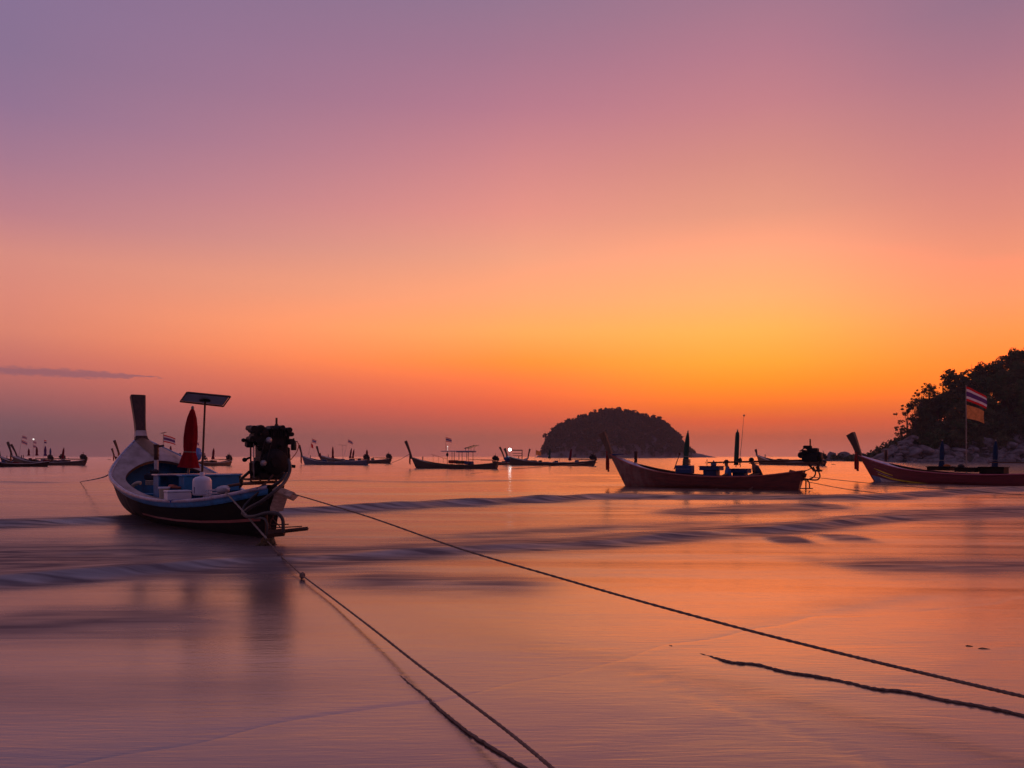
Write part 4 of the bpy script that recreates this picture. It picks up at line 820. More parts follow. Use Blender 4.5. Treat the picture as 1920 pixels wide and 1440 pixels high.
def w3p(px,py,t): return W(px,py,39.5+10*t)
for px,t,lb in((1766,.62,'closed blue umbrella nearer the bow of the crimson boat'),(1866,.42,'closed blue umbrella with pale tip behind the flagpole')):
    a=w3p(px-1,880,t); tp=w3p(px+1,826,t); closed_umbrella((a.x,a.y,a.z),tp.z-a.z,.17,blue_cloth,lb,tilt=(math.atan((tp.x-a.x)/(tp.z-a.z)),0),pole_h=.12,wide=.8)
q=MB(); q.ball((0,0,0),(.2,.2,.14),12,8); tag(q.build('float',black_rubber,None,w3p(1802,874,.52)),'dark round float on the middle bench of the crimson boat','float')
rag(w3p(1775,874,.6),.18,garland_or,'bunched orange brown cloth at the foot of the left blue umbrella','cloth_bundle','cloth',.6)
rag(w3p(1856,880,.43),.2,mat('teal_tarp',(.03,.16,.17),.6,.3,5,.2),'bunched teal tarp beside the right blue umbrella','tarp','tarp',.7)
a=w3p(1812,888,.5); h=EYE+(HY-722)/F*44.5-a.z
flag((a.x,a.y,a.z),h,[(h-.08,1.20,.84,'thai',.48),(h-1.14,1.12,.80,flag_brown,.34)],'striped red white and blue flag above a faded orange one on a tall pole','1' and (-.004,0),r=.03,lamp=False)

# ---- distant boats
FAR='longtail boats moored in the bay'
r1,_,_=small_boat('small distant longtail boat seen just above the stern of the red boat',1419,1547,150,128,843,hull_brown,k=1.25,group=FAR,garl=None,shaft=3)
c1,_,wc1=small_boat('grey blue bowed longtail boat, front one of the pair nearest the engine',566,690,150,138,835,hull_grey,k=1.15,group=FAR,garl_len=1.6)
c2,_,wc2=small_boat('rearmost boat of the pair behind the foreground engine',598,732,185,170,837,hull_brown,k=1.3,group=FAR,garl=None)
c3,_,wc3=small_boat('longtail boat with a flat canopy roof and olive rubbing strake',771,934,104,98,827,hull_brown,k=1.0,group=FAR,garl_len=1.35,strm=hull_olive,rim=hull_olive,eng_z=1.05,shaft=3.8,fine=True,benches=((.42,),(.55,),(.3,)))
c4,_,wc4=small_boat('dark longtail boat with a bright white lamp at its bow',951,1116,138,128,841,hull_brown,k=1.12,group=FAR,prow_m=wood_dark,garl=garland_red,garl_len=1.3,shaft=4.2)
l1_,_,_=small_boat('black longtail boat cut by the left edge, nearest of its cluster',-45,92,112,118,845,hull_dark,k=1.05,group=FAR,engine=False,garl=None)
l2_,_,_=small_boat('longtail boat with upright engine at the right end of the left cluster',22,160,139,133,829,hull_brown,k=1.15,group=FAR,garl=garland_or,garl_len=1.3,shaft=4.5)
l3_,_,_=small_boat('pale decked longtail boat in the middle of the left cluster',31,121,160,165,833,hull_grey,k=1.2,group=FAR,garl=None)
l4_,_,_=small_boat('low longtail boat between the others of the left cluster',0,97,150,142,846,hull_dark,k=1.1,group=FAR,garl=None)
m1,_,_=small_boat('longtail boat half hidden behind the white foredeck, its prow standing up left',224,345,135,150,826,hull_olive,k=1.1,group=FAR,garl=garland_or,garl_len=.9,engine=False)
m3,_,_=small_boat('farther longtail prow with a red ribbon left of the white foredeck',214,300,175,190,841,hull_brown,k=1.1,group=FAR,garl=garland_red,garl_len=1.2,engine=False)
m2,_,_=small_boat('longtail boat between the solar panel pole and the engine',338,432,120,132,850,hull_brown,k=1.1,group=FAR,garl=None,shaft=4.0)
def far_umb(px,y0,y1,d,m,label,lean=0,r=.27):
    a=W(px,y1,d); h=(y1-y0)/F*d; closed_umbrella((a.x,a.y,a.z),h,r,m,label,tilt=(lean,0),pole_h=.1*h,n=10,flute=.05,wide=.9,group='closed umbrellas aboard the moored boats',tie=False)
for a in [(54,841,856,150,maroon_cloth,'tiny closed umbrella leftmost in the left cluster of boats'),(69,838,856,136,maroon_cloth,'dull red closed umbrella under the stacked flags on the left'),(85,836,857,136,purple_cloth,'purple closed umbrella in the middle of the left cluster'),(94.5,840,856,160,dkblue_paint,'slim dark closed umbrella by the round engine on the left'),(117,839,862,136,maroon_cloth,'maroon closed umbrella leaning just left of an engine',.12),
          (320,836,852,140,maroon_cloth,'dark closed umbrella right of the bow post'),(399,840,863,125,maroon_cloth,'lone maroon closed umbrella right of the solar panel pole',.08),
          (624,837,862,180,maroon_cloth,'broad closed umbrella behind the pair of boats',0,.32),(656,840,861,180,maroon_cloth,'left one of two slim closed umbrellas side by side',.15),(661,842,861,175,maroon_cloth,'right one of two slim closed umbrellas side by side',.15),(688,843,860,140,maroon_cloth,'closed umbrella just left of the first engine'),
          (600,849,858,148,maroon_cloth,'stubby closed umbrella on the front boat of the pair'),
          (1030,840,862,132,green_cloth,'green closed umbrella on the lamp boat before the island',.06,.22),(1068,841,866,130,maroon_cloth,'brown closed umbrella leaning on the lamp boat before the island',.13)]: far_umb(*a)
FL='flags flying above the moored boats'
def far_flag(px,y0,y1,d,cl,label,lean=0,lamp=False,r=.03):
    a=W(px,y1,d); h=(y1-y0)/F*d; flag((a.x,a.y,a.z),h,[(h-z/F*d,w/F*d,hh/F*d,m,dr) for z,w,hh,m,dr in cl],label,(lean,0),FL,r=r,lamp=lamp)
far_flag(34,816,862,139,[(1,9,5,'thai',.3),(9,11,6,'thai',.45)],'two dark striped flags on the leftmost leaning pole',.18)
far_flag(62,824,860,150,[(3,6,4,'thai',.4),(10,6,5,'thai',.4)],'small drooping flags with a lit bulb on top of the pole',.02,.16)
far_flag(82,824,862,150,[(1,5,2,flag_red,.2),(4,5,3,flag_blue,.2)],'tiny paired flags above the purple umbrella',.02)
far_flag(305,814,858,128,[(1,24,14,'thai',.3)],'bright striped flag flying right of the white foredeck',.03)
far_flag(361,826,866,118,[(1,8,6,'thai',.5)],'drooping striped flag right behind the red umbrella',.12)
far_flag(578,822,853,150,[(1,8,7,'thai',.35),(9,4,8,flag_red,.9)],'flag over a hanging pennant at the bow of the front pair boat',.25)
far_flag(643,823,863,180,[(1,9,6,'thai',.5)],'flag on a leaning pole beside the small solar panel',.25)
far_flag(836,819,846,101,[(1,11,8,'thai',.25)],'striped flag standing on the canopy roof',.0)
far_flag(1003,841,862,135,[(3,10,9,flag_brown,.3)],'faded yellow orange flag low on the lamp boat',.10)
# small solar panels on poles
def far_panel(px,py,yb,d,w,label,wd=.5,tilt=.1,lit=False):
    a=W(px,yb,d); h=(yb-py)/F*d; t=thing('solar_panel',label,'solar panel',(a.x,a.y,a.z),0,'small solar panels on poles')
    MB().cyl((0,0,0),(0,0,h),.03,n=6).build('pole',steel,t); MB().box((0,0,h),(w/F*d,wd,.06),(0,tilt,0)).build('panel',white_paint if lit else panel_front,t)
far_panel(642,834.5,862,182,13,'small flat solar panel on a pole among the boat pair')
far_panel(1049,838.5,866,132,12,'pale flat panel on a thin pole against the island',.5,-.08,True)
far_panel(307,811.5,856,127,9,'tiny dark solar panel above the bright striped flag',.6,-.25)
# canopy of the boat with the roof
def l_c3(px,py,d=101): return (Matrix.Translation(c3.location)@Matrix.Rotation(c3.rotation_euler.z,4,'Z')).inverted()@W(px,py,d)
a=l_c3(826,846); b=l_c3(898,846); q=MB(); zc=a.z
q.box(((a.x+b.x)/2,0,zc),(abs(a.x-b.x),1.5,.12),bev=.03); rf=q.build('canopy_roof',white_paint,c3)
q=MB(); q.box((l_c3(881,848).x,0,zc-.10),(2.1,1.5,.12)); q.build('rolled_side_curtain',dkblue_paint,c3)
for px in(841,858,877,892):
    for sy in(-1,1):
        x=l_c3(px,850).x; q=MB(); q.cyl((x,sy*.6,.45),(x,sy*.6,zc),.035,n=6); q.build('canopy_post',rust,c3)
q=MB(); x0=l_c3(882,838).x; x1=l_c3(905,835).x; q.box(((x0+x1)/2,0,zc+.55),(abs(x1-x0)+.1,1.2,.06),(0,.26,0)); 
for x in(x0-.1,x0-.9): q.cyl((x,.4,zc),(x,.4,zc+.5),.025,n=6); q.cyl((x,-.4,zc),(x,-.4,zc+.5),.025,n=6)
q.build('roof_solar_panel',panel_front,c3)
q=MB(); q.tube([l_c3(872,843),l_c3(873,840),l_c3(877,839.5),l_c3(879,843)],.03,6); q.build('roof_hoop',steel,c3)
q=MB(); q.tube([Vector((l_c3(x,850).x,.5,l_c3(x,y).z)) for x,y in((800,852),(815,855),(840,861))],.02,5); 
for x,y in((805,853),(818,856),(830,859)): q.cyl((l_c3(x,0).x,.5,.4),(l_c3(x,0).x,.5,l_c3(x,y).z),.02,n=5)
q.build('hand_rail',garland_red,c3)
q=MB(); c=l_c3(842,852.5); q.ball((c.x,.7,c.z),(.16,.16,.26)); tag(q.build('hanging_buoy',black_rubber,c3),None,None)
q=MB(); c=l_c3(836,837); q.ball((c.x,0,c.z),.06); q.cyl((c.x,0,c.z),(c.x,0,zc),.015,n=5); q.build('lamp',lamp_small,c3)
for px,py,w_,m_ in((888,867,1.0,dkblue_paint),(850,865,1.1,garland_red),(868,866,1.2,wood_dark)):
    c=l_c3(px,py); q=MB(); q.box((c.x,0,c.z-.05),(w_,.8,.42),bev=.06); q.build('cargo_box',m_,c3)
# lamp, cabin and poles near the bright light
c=W(956,843,137); t=thing('deck_lamp','bright white lamp glowing at the bow of the dark boat','lamp',(c.x,c.y,c.z-1.3)); q=MB(); q.ball((0,0,1.3),.24,12,8); q.build('bulb',lamp_m,t); MB().cyl((0,0,-.2),(0,0,1.3),.03,n=6).build('pole',steel,t)
t=thing('deck_cabin','small open framed cabin just right of the bright lamp','cabin',(W(970,857,146).x,146,.6))
q=MB(); q.box((0,0,2.15),(2.0,1.6,.18),bev=.04); q.build('roof',wood_dark,t); q=MB(); q.box((.9,0,1.2),(.14,1.5,1.8)); q.build('side_wall',wood_dark,t)
for z in(1.1,1.55): MB().box((0,.7,z),(1.8,.05,.1)).build('rail',rust,t)
m4,_,_=small_boat('farther longtail boat carrying the framed cabin behind the lamp',945,1000,146,146.5,838,hull_dark,k=.95,group=FAR,garl=None,engine=False,posts=False,benches=())
m5,_,_=small_boat('boat mostly hidden behind the bow of the lamp boat, blue cloth on it',990,925,150,140,842,hull_brown,k=.9,group=FAR,garl=None,engine=False,posts=False,benches=())
rag(W(951,861,136),.55,dkblue_paint,'bunched dark blue tarp beside the bright lamp','tarp','tarp',.8)
rag(W(369,852,117),.75,mat('blue_white_tarp',(.10,.22,.5),.7,.4,2,.2),'bunched blue and white tarp behind the red umbrella','tarp','tarp',1.2)
ps3=dict(sit); pp=W(383,860,121); person('tiny dark figure sitting behind the solar panel pole',(pp.x,pp.y,W(383,851,121).z-.74),-.3,ps3,shirt_dark)
q=MB(); q.tube([(-.6,0,0),(-.55,0,.12),(.5,0,.12),(.6,0,.02)],[.12,.2,.2,.1],7,flat=.6); tag(q.build('float',black_rubber,None,G(205,862.2)),'small dark float on the water left of the white foredeck','float')
q=MB(); q.tube([(-.3,0,0),(0,0,.06),(.5,0,0)],[.06,.12,.05],7,flat=.6); tag(q.build('float',black_rubber,None,G(1562,871)),'thin dark float on the orange water by the crimson bow','float')

# ------------------------------------------------------------------ ropes
def rope(pts,r,label,m=rope_m,seg=14,wob=0,name='mooring_rope',seed=1):
    rr=random.Random(seed); P=smooth_pts(pts,seg)
    if wob: P=[p+Vector((rr.uniform(-wob,wob),rr.uniform(-wob,wob),rr.uniform(-wob,wob)*.4)) for p in P]
    q=MB(); n=8; k=len(P)
    rs=[r*(1+.14*math.sin(i*1.9)+.06*rr.uniform(-1,1)) for i in range(k)]
    q.tube(P,rs,n); return tag(q.build(name,m),label,'rope')
def catenary(a,b,sag,n=10):
    a=Vector(a); b=Vector(b); return [a.lerp(b,i/n)-Vector((0,0,sag*4*(i/n)*(1-i/n))) for i in range(n+1)]
rope([W(532,921,14.7),W(600,941,13.2),W(700,972,11.3),W(860,1028,9.2),W(1040,1081,7.75),W(1200,1127,6.85),W(1400,1181,6.0),W(1600,1231,5.3),W(1760,1269,4.85),W(1920,1306,4.45),W(2100,1345,4.1)],.0112,'long taut rope from the stern of the foreground boat to the lower right',seg=40)
rA=[W(424,924,15.6),W(455,958,14.6),W(478,985,14.35),W(500,1010,13.75)]
rope(rA,.017,'short pale rope slanting down across the black hull to the seaweed',rope_pale,name='mooring_rope')
rB=[W(500,1014,13.8),W(513,1027,12.85),W(525,1041,11.95),W(546,1060,10.85),W(567,1079,10.0),W(620,1119,8.5),W(700,1180,6.8),W(780,1243,5.6),W(860,1302,4.8),W(950,1370,4.1),W(1035,1440,3.45),W(1120,1515,2.95)]
ro=rope(rB,.0092,'knotted rope rising out of the water to the bottom edge of the picture',seg=36)
for px,py,d,r in((525,1041,11.9,.045),(567,1079,9.98,.040)):
    q=MB(); c=W(px,py,d); q.ball(c,(r,r,r*1.1),9,7); q.tube([c,c+Vector((-.02,0,-.1))],.01,5); k_=q.build('knot',rope_m,ro)
rr=random.Random(4); q=MB()
for i in range(46):
    a=W(500,1010,13.75)+Vector((rr.uniform(-.09,.13),rr.uniform(-.05,.05),rr.uniform(-.05,.02)))
    q.tube([a,a+Vector((rr.uniform(-.06,.06),-.01,-.07)),a+Vector((rr.uniform(-.14,.14),rr.uniform(-.1,0),rr.uniform(-.16,-.08)))],[.010,.013,.004],5)
tag(q.build('seaweed_clump',weed_m),'brown clump of seaweed caught on the rope below the stern','seaweed')
def gp(px,py,dz=.008):
    z=0
    for _ in range(4):
        p=G(px,py,z); z=sand_z(p.x,p.y)+dz
        if p.y>swl(p.x): z=max(z,.0+dz*.2)
    return G(px,py,z)
rope([gp(*p) for p in((750,1268,-.03),(775,1289,-.016),(800,1308,-.004),(825,1330,.004),(850,1350),(880,1374),(920,1400),(980,1436),(1040,1472))],.0085,'slack rope lying on the wet sand at the bottom centre',wob=.004,seg=12,seed=3)
rope([gp(*p) for p in((1255,1212,-.03),(1285,1221,-.014),(1330,1231,-.003),(1370,1241),(1420,1246),(1470,1259),(1530,1268),(1590,1279),(1640,1291),(1700,1297),(1770,1312),(1840,1324),(1920,1341),(2050,1372))],.0095,'wavy rope half sunk in the wet sand at the lower right',wob=.006,seg=10,seed=5)
rope([W(1512,903,36),W(1600,919,33),W(1750,935,29.5),W(1920,948,27),W(2100,958,25)],.016,'lower of two thin ropes running right from the red boat')
rope([W(1518,894,36),W(1640,907,34),W(1780,918,32),W(1920,928,30),W(2100,936,28)],.014,'upper of two thin ropes running right from the red boat')
rope([W(208,888,22),W(185,897,26),W(150,903.5,48)],.02,'thin rope slanting from the foreground bow down to the water at left',rope_pale)
rope([W(1122,866.5,135),W(1060,872,120),W(980,878,100),W(940,881,92),W(875,890,67)],.035,'thin rope crossing the water from the lamp boat')
rope([W(770,850,105),W(758,857,112),W(748,862.5,120),W(720,873,132),W(690,879,98)],.03,'faint rope hanging from the bow of the canopy boat')
# drift twigs on the sand
for (x,y,l,lb) in((1815,1211,.03,'small dark twig lying on the wet sand'),(1842,1216,.05,'thin longer twig right of the small dark one')):
    p=gp(x,y,.001); q=MB(); q.tube([(-l*.7,0,0),(0,.005,.004),(l,-.02,0)],[.002,.0045,.0015],6); tag(q.build('twig',wood_dark,None,p),lb,'twig')

# ------------------------------------------------------------------ rocks
def rock_mesh(seed,m,n=3):
    import bmesh
    bm=bmesh.new(); bmesh.ops.create_icosphere(bm,subdivisions=n,radius=1); r=np.random.RandomState(seed)
    pl=[(Vector(r.normal(size=3)).normalized(),r.uniform(.55,.9)) for _ in range(9)]; ph=r.uniform(0,6,6)
    for v in bm.verts:
        c=v.co.copy()
        for nn,dd in pl:
            e=c.dot(nn)-dd
            if e>0: c-=nn*e*.9
        c*=1+.05*math.sin(c.x*5+ph[0])*math.sin(c.y*6+ph[1])+.03*math.sin(c.z*11+ph[2]+c.x*7)
        v.co=c
    me=bpy.data.meshes.new('boulder'); bm.to_mesh(me); bm.free(); me.materials.append(m)
    me.polygons.foreach_set('use_smooth',[True]*len(me.polygons)); return me
ROCKS=[rock_mesh(s,rock_m) for s in range(7)]
def hill_h(X,Y):
    """ground of the headland on the right; its shore runs away to the right"""
    X=X-np.maximum(Y-216,0)*.62
    ridge=np.interp(X,[96,100,105,111,118,128,140,160,190,260],[-.5,.6,2.8,6.0,8.0,10.5,14,21,28,34])
    f=np.clip((Y-210)/34,0,1); f=f*f*(3-2*f); b=np.clip((430-Y)/120,0,1)
    low=np.clip((Y-208)/14,0,1)*np.interp(X,[96,104,112,130,260],[0,2.4,3.6,3.6,3.6])
    return np.maximum(np.minimum(ridge,low+f*ridge),ridge*f)*b-.6
hx=np.linspace(92,300,120); hy=np.concatenate([np.linspace(205,260,46),np.linspace(264,440,30)]); HX,HYg=np.meshgrid(hx,hy)
HZ=hill_h(HX,HYg)+.5*vnoise(HX*.31+HYg*.7+50,8)*np.clip(HX-100,0,1)
me=np_mesh('headland',np.stack([HX.ravel(),HYg.ravel(),HZ.ravel()],1),grid_faces(*HX.shape),earth_m); o=bpy.data.objects.new('headland',me); C.objects.link(o); tag(o,'steep earth slope of the headland under the trees','headland',kind='structure')
rr=random.Random(21); BG='boulders heaped along the foot of the headland'
nb=0
def boulder(x,y,z,s,label):
    o=bpy.data.objects.new('boulder',rr.choice(ROCKS)); C.objects.link(o); o.location=(x,y,z); o.scale=(s*rr.uniform(.9,1.5),s*rr.uniform(.8,1.2),s*rr.uniform(.5,.8)); o.rotation_euler=(rr.uniform(-.35,.35),rr.uniform(-.35,.35),rr.uniform(0,6.28)); return tag(o,label,'boulder',BG)
def zone(x,y):                          # where a thing on the headland stands, told by the boat in front of it
    px=CX+F*x/y
    for lim,t in ((1700,'behind the bow of the crimson boat'),(1752,'left of the left blue umbrella'),(1782,'behind the left blue umbrella'),(1803,'between the left umbrella and the flagpole'),(1828,'behind the flagpole'),(1856,'between the flagpole and the right umbrella'),(1880,'behind the right blue umbrella')):
        if px<lim: return t
    return 'by the right edge'
for i in range(205):
    y=rr.uniform(209,222); x=rr.uniform(101,146); f=(y-209)/13
    z=float(hill_h(np.array(x),np.array(y))); s=rr.choice([.7,.9,1.1,1.4,1.9])
    if x<108: s=min(s,1.4)
    boulder(x,y,max(z,-.2)+s*.1,s,('small' if s<1 else 'large' if s>1.3 else 'mid sized')+' grey boulder '+('at the waterline' if y<212.5 else 'halfway up the heap' if y<217.5 else 'topping the heap')+', '+zone(x,y))
for i in range(60):
    f=rr.random(); px=1655+60*f+rr.uniform(-4,6); top=849-36*f; py=top+rr.random()**1.4*(864-top); d=213+rr.uniform(0,5)-(py-top)*.08; p=W(px,py,d)
    boulder(p.x,d,p.z-.6,rr.uniform(.6,1.5),'rough rock on the '+('upper' if py<835 else 'lower')+(' outer' if px<1685 else ' inner')+' slope of the headland tip')
# the bare sloping rock slabs on the left tip
for (px,py,d,s,sc,ry) in((1690,832,216,1.9,(1.9,1,.34),-.50),(1672,842,214,1.7,(1.8,1,.34),-.42),(1703,822,219,1.7,(1.6,1,.38),-.6),(1657,849,213,1.8,(1.9,1,.30),-.30),(1712,841,213,1.9,(1.5,1,.5),-.35),(1735,838,214,1.8,(1.5,1,.5),.2)):
    p=W(px,py,d); o=bpy.data.objects.new('rock_slab',ROCKS[int(px)%7]); C.objects.link(o); o.location=(p.x,p.y,p.z-s*.42); o.scale=(s*sc[0],s*sc[1],s*sc[2]*1.4); o.rotation_euler=(.1,ry,.1)
    tag(o,{1690:'broad sloping rock slab under the leftmost trees',1672:'long tilted rock slab low on the headland tip',1703:'topmost bare rock slab below the leaning tree',1657:'low flat rock slab at the very tip of the headland',1712:'rounded pale slab at the inner end of the bare rocks',1735:'pale hump of rock where the boulder heap begins'}[px],'rock')
for (px,w,top,lb) in((1557,22,848,'rounded islet rock just right of the red boat engine'),(1578,16,852,'small low rock between the two islets'),(1586,26,847,'larger rounded islet rock left of the crimson prow'),(1612,26,851,'flat dark rock behind the crimson prow'),(1636,24,852,'low rock linking the islets to the headland')):
    d=262; a=W(px,864,d); h=(864-top)/F*d; o=bpy.data.objects.new('islet_rock',ROCKS[px%7]); C.objects.link(o); o.location=(a.x,d,h*.18); o.scale=(w/F*d*.62,3.5,h*.95); tag(o,lb,'rock','rocks off the tip of the headland')

# ------------------------------------------------------------------ foliage
def leaf_cloud(centres,radii,per,size,seed,flat=.75):
    r=np.random.RandomState(seed); n=len(centres)*per
    c=np.repeat(np.asarray(centres,float),per,0); rad=np.repeat(np.asarray(radii,float),per)
    d=r.normal(size=(n,3)); d/=np.linalg.norm(d,axis=1)[:,None]; q=r.uniform(.25,1,n)**.5
    P=c+d*(rad*q)[:,None]*np.array([1,1,flat])
    a=r.normal(size=(n,3)); a/=np.linalg.norm(a,axis=1)[:,None]; b=np.cross(a,r.normal(size=(n,3))); b/=np.linalg.norm(b,axis=1)[:,None]
    s=(size*r.uniform(.5,1.25,n))[:,None]; a*=s; b*=s*.62
    V=np.stack([P-a,P-b*1.0,P+a,P+b],1).reshape(-1,3); return V,np.arange(n*4).reshape(-1,4)
def crown_mesh(seed,w,h,n_br,per,size,m,airy=0.0):
    r=np.random.RandomState(seed); cs=[];rd=[]
    for i in range(n_br):
        an=r.uniform(0,6.28); el_=math.asin(r.uniform(-.75,1)); q=r.uniform(.4,1)
        cs.append((w/2*q*math.cos(el_)*math.cos(an),w/2*q*math.cos(el_)*math.sin(an),h/2+h/2*q*math.sin(el_))); rd.append(w*r.uniform(.09,.17)*(1-.35*airy))
    V,Fq=leaf_cloud(cs,rd,per,size,seed+1); me=np_mesh('crown',V,Fq,m,False); return me,cs
def trunk_mb(h,r,cs,seed,base=-1.5):
    q=MB(); rr_=random.Random(seed); lean=Vector((rr_.uniform(-.08,.08),rr_.uniform(-.08,.08),1))
    q.tube([lean*base,lean*h*.35,lean*h*.8,lean*h*1.15],[r*1.25,r,r*.7,r*.35],7)
    for c in cs[::3]:
        s=lean*h*rr_.uniform(.6,1.05); e=Vector(c)+Vector((0,0,h*.85)); q.tube([s,s.lerp(e,.5)+Vector((0,0,.2)),e],[r*.4,r*.25,r*.08],5)
    return q
TREES=[]
for i in range(7):
    w=[7,6,8,5.5,7.5,6.5,9][i]; h=[7,6.5,7.5,7,6.5,6.5,8][i]; airy=[.2,.5,0,.8,.1,.4,0][i]
    me,cs=crown_mesh(100+i,w,h,[56,36,72,26,64,44,84][i],[42,36,46,28,44,38,46][i],[.30,.27,.31,.24,.30,.27,.32][i],LEAFS[i%3],airy)
    th=[3,4,3,4.5,3,3.5,3][i]; tm=trunk_mb(th,.20,cs,i); tmesh=bpy.data.meshes.new('trunk'); tmesh.from_pydata(tm.v,[],tm.f); tmesh.materials.append(bark); TREES.append((me,tmesh,w,h,th))
def tree(px,topy,d,k,size,label,group='trees on the headland',sx=1.0):
    """crown top at the photo height topy; trunk foot goes into the slope below"""
    me,tm,w,h,th=TREES[k]; p=W(px,topy,d); s=size; foot=p.z-(th*.85+h)*s
    t=thing('tree',label,'tree',(p.x,p.y,foot),rr.uniform(0,6.28),group); t.scale=(s*sx,s*sx,s)
    c=bpy.data.objects.new('crown',me); C.objects.link(c); c.parent=t; c.location=(0,0,th*.85)
    u=bpy.data.objects.new('trunk',tm); C.objects.link(u); u.parent=t
edge=[(1700,756,222,3,1.0,'airy leaning tree at the far left end of the headland',1.15),(1692,796,220,1,.62,'low small tree overhanging the bare rock slope',1.2),(1716,744,226,1,.85,'thin crowned tree second along the headland skyline',1.0),
 (1728,722,230,3,.95,'slender open tree rising above its neighbours near the tip',.9),(1744,716,234,1,.85,'bushy tree left of the bare spindly one',.9),(1768,702,240,3,.75,'spindly sparse tree standing against the orange sky',.6),
 (1758,738,232,0,.9,'rounded tree below the spindly one',1),(1788,694,240,4,1.0,'broad tree where the skyline steps up',1),(1812,692,242,5,.95,'leafy tree just left of the bare mast on the ridge',1),(1836,688,244,0,.9,'tree right behind the flag on the skyline',1),
 (1850,676,246,2,1.0,'dense tree crown above the flag',1),(1872,674,246,1,1.0,'loose crowned tree on the rising ridge',1),(1888,668,248,4,1.0,'flat topped tree on the rising ridge near the right edge',1),(1902,656,250,5,1.0,'tall tree second from the right edge on the ridge',1),(1918,648,252,2,1.1,'tallest visible tree at the right edge',1),(1945,636,255,0,1.2,'tree on the ridge just past the right edge',1)]
for px,ty,d,k,s,lb,sx in edge: tree(px,ty,d,k,s,lb,sx=sx)
for i in range(110):
    px=rr.uniform(1718,1990); f=(i%3)*.12+.06 if i<50 else rr.random(); top=np.interp(px,[1700,1725,1765,1790,1830,1870,1900,1920,1990],[775,750,735,712,704,690,680,665,630])
    low=np.interp(px,[1700,1730,1760,1920],[805,815,815,812]); y=top+(low-top)*f; d=238-18*f+rr.uniform(-1,1)
    tree(px,y,d,rr.choice([0,2,4,5,6,1]),rr.uniform(.65,1.0),'leafy tree '+('high up' if y<730 else 'in the middle' if y<775 else 'low down')+' in the headland wood, '+zone((px-CX)/F,1))
# undergrowth on the slope, nobody could count it
cs=[];rd=[]
for i in range(1300):
    x=rr.uniform(108,200); y=rr.uniform(222,262); z=float(hill_h(np.array(x),np.array(y))); cs.append((x,y,z+rr.uniform(.3,2.2 if x<122 else 5.0))); rd.append(rr.uniform(1.0,2.2))
V,Fq=leaf_cloud(cs,rd,34,.5,77); me=np_mesh('undergrowth',V,Fq,LEAFS[0],False); o=bpy.data.objects.new('undergrowth',me); C.objects.link(o); tag(o,'dark undergrowth covering the headland slope','undergrowth',kind='stuff')
a=W(1822,712,243); rod((a.x,a.y,a.z-4),W(1822,683,243),.12,steel,'bare thin mast rising above the ridge trees','mast','mast')

# ------------------------------------------------------------------ island
D=1000.0
prof=[(1006,857),(1014,848),(1019,836),(1026,822),(1034,809),(1040,802),(1055,793),(1070,787),(1085,782),(1105,777),(1120,771),(1145,768),(1160,768),(1180,772),(1200,778),(1215,781),(1230,784),(1245,794),(1255,804),(1268,818),(1278,829),(1290,838),(1300,846),(1316,852),(1336,857)]
pxs=np.array([(p[0]-CX)/F*D for p in prof]); pzs=np.array([(HY-p[1])/F*D+EYE for p in prof])
def isl_h(X,Y):
    h=np.interp(X,pxs,np.maximum(pzs,0)); wy=35+h*.9; q=np.clip(1-((Y-D)/wy)**2,0,1)**.55; return h*q
ix=np.linspace(pxs[0]-2,pxs[-1]+2,150); iy=np.linspace(D-95,D+95,60); IX,IY=np.meshgrid(ix,iy); hh=isl_h(IX,IY); IZ=hh-8*np.clip((hh-5)/12,0,1)-.4
me=np_mesh('island',np.stack([IX.ravel(),IY.ravel(),IZ.ravel()],1),grid_faces(*IX.shape),rock_far); o=bpy.data.objects.new('island',me); C.objects.link(o); tag(o,'round island with a pale rocky shore on the horizon','island',kind='structure')
cs=[];rd=[];r=np.random.RandomState(31)
for i in range(2600):
    x=r.uniform(pxs[1],pxs[-4]); y=D-r.uniform(-20,90); z=float(isl_h(np.array(x),np.array(y)))
    if z<6.5: continue
    cs.append((x,y,z-4.6+r.uniform(-1.2,1.2))); rd.append(r.uniform(2.4,4.2))
for i in range(150):                    # crowns that stand out of the canopy
    x=r.uniform(pxs[2],pxs[-6]); y=D+r.uniform(-45,6); z=float(isl_h(np.array(x),np.array(y)))
    if z<7: continue
    k=r.uniform(1.6,3.4); cs.extend([(x,y,z-2),(x+r.uniform(-1,1),y,z+r.uniform(-1.0,1.2))]); rd.extend([k*1.2,k])
V,Fq=leaf_cloud(cs,rd,44,1.15,78,.9); me=np_mesh('island_forest',V,Fq,LEAFS[0],False); o=bpy.data.objects.new('island_forest',me); C.objects.link(o); tag(o,'dense dark forest covering the round island','forest',kind='stuff')
IT='trees standing up from the island skyline'
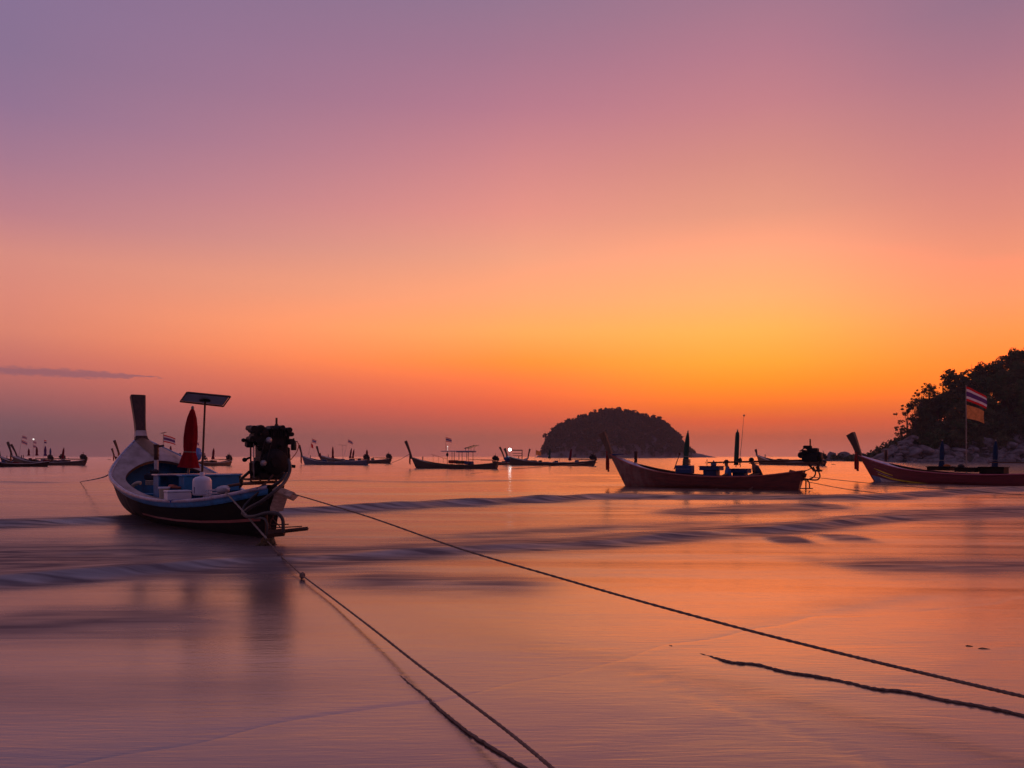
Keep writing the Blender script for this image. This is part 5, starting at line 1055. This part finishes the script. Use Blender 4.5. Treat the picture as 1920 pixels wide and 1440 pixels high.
def far_tree(px,top,w,label,palm=False,h=None):
    p=W(px,top-2,D-2); S=w/F*D; t=thing('palm_tree' if palm else 'tree',label,'palm tree' if palm else 'tree',(p.x,p.y,p.z-S*1.6),0,IT)
    MB().tube([(0,0,-3),(0,0,S*1.3)],[.5,.3],5).build('trunk',bark,t)
    if palm:
        q=MB()
        for i in range(11):
            a=i*.571; dx,dy=math.cos(a),math.sin(a); L=S*.62
            q.tube([(0,0,S*1.3),(dx*L*.5,dy*L*.5,S*1.3+L*.28),(dx*L,dy*L,S*1.3-L*.18)],[.5,.65,.15],4,flat=.3)
        q.build('crown',LEAFS[0],t)
    else:
        c=[(r.uniform(-.4,.4)*S,r.uniform(-.4,.4)*S,S*(1.15+r.uniform(-.35,.3))) for _ in range(9)]; V,Fq=leaf_cloud(c,[S*.2]*9,26,.9,int(px),.8); o=bpy.data.objects.new('crown',np_mesh('crown',V,Fq,LEAFS[0],False)); C.objects.link(o); o.parent=t
for a in((1160,764,9,'topmost palm on the crown of the island',True),(1190,770,10,'second palm right of the island top',True),(1205,776,8,'third palm along the island skyline',True),(1115,769,7,'small palm left of the island top',True),
         (1130,768,9,'round tree left of the island summit'),(1145,766,10,'round tree crown right at the island summit'),(1176,770,9,'tree between the palms of the island'),(1226,780,10,'tree where the island starts to fall to the right'),(1066,785,8,'tree on the left shoulder of the island'),(1046,798,9,'lower tree on the left shoulder of the island'),(1022,814,9,'twiggy tree hanging off the left edge of the island'),(1262,804,9,'upper wind swept tree on the right island slope'),(1270,812,10,'wind swept tree leaning out of the right slope'),(1276,818,9,'lowest wind swept tree on the right slope'),(1086,779,8,'small tree on the upper left of the island')): far_tree(*a)

# ------------------------------------------------------------------ sea haze
HAZE = 0.00021
hb=MB().box((0,1420,37),(13200,3000,78)); hz=hb.build('haze',bpy.data.materials.new('haze_air')); m=hz.data.materials[0]; m.use_nodes=True; t=m.node_tree
t.nodes.remove(t.nodes['Principled BSDF']); pv=t.nodes.new('ShaderNodeVolumePrincipled'); pv.inputs['Color'].default_value=(.85,.72,.74,1); pv.inputs['Density'].default_value=HAZE; pv.inputs['Anisotropy'].default_value=.2
t.links.new(pv.outputs[0],t.nodes['Material Output'].inputs['Volume']); tag(hz,'thin evening haze over the bay','haze',kind='stuff')
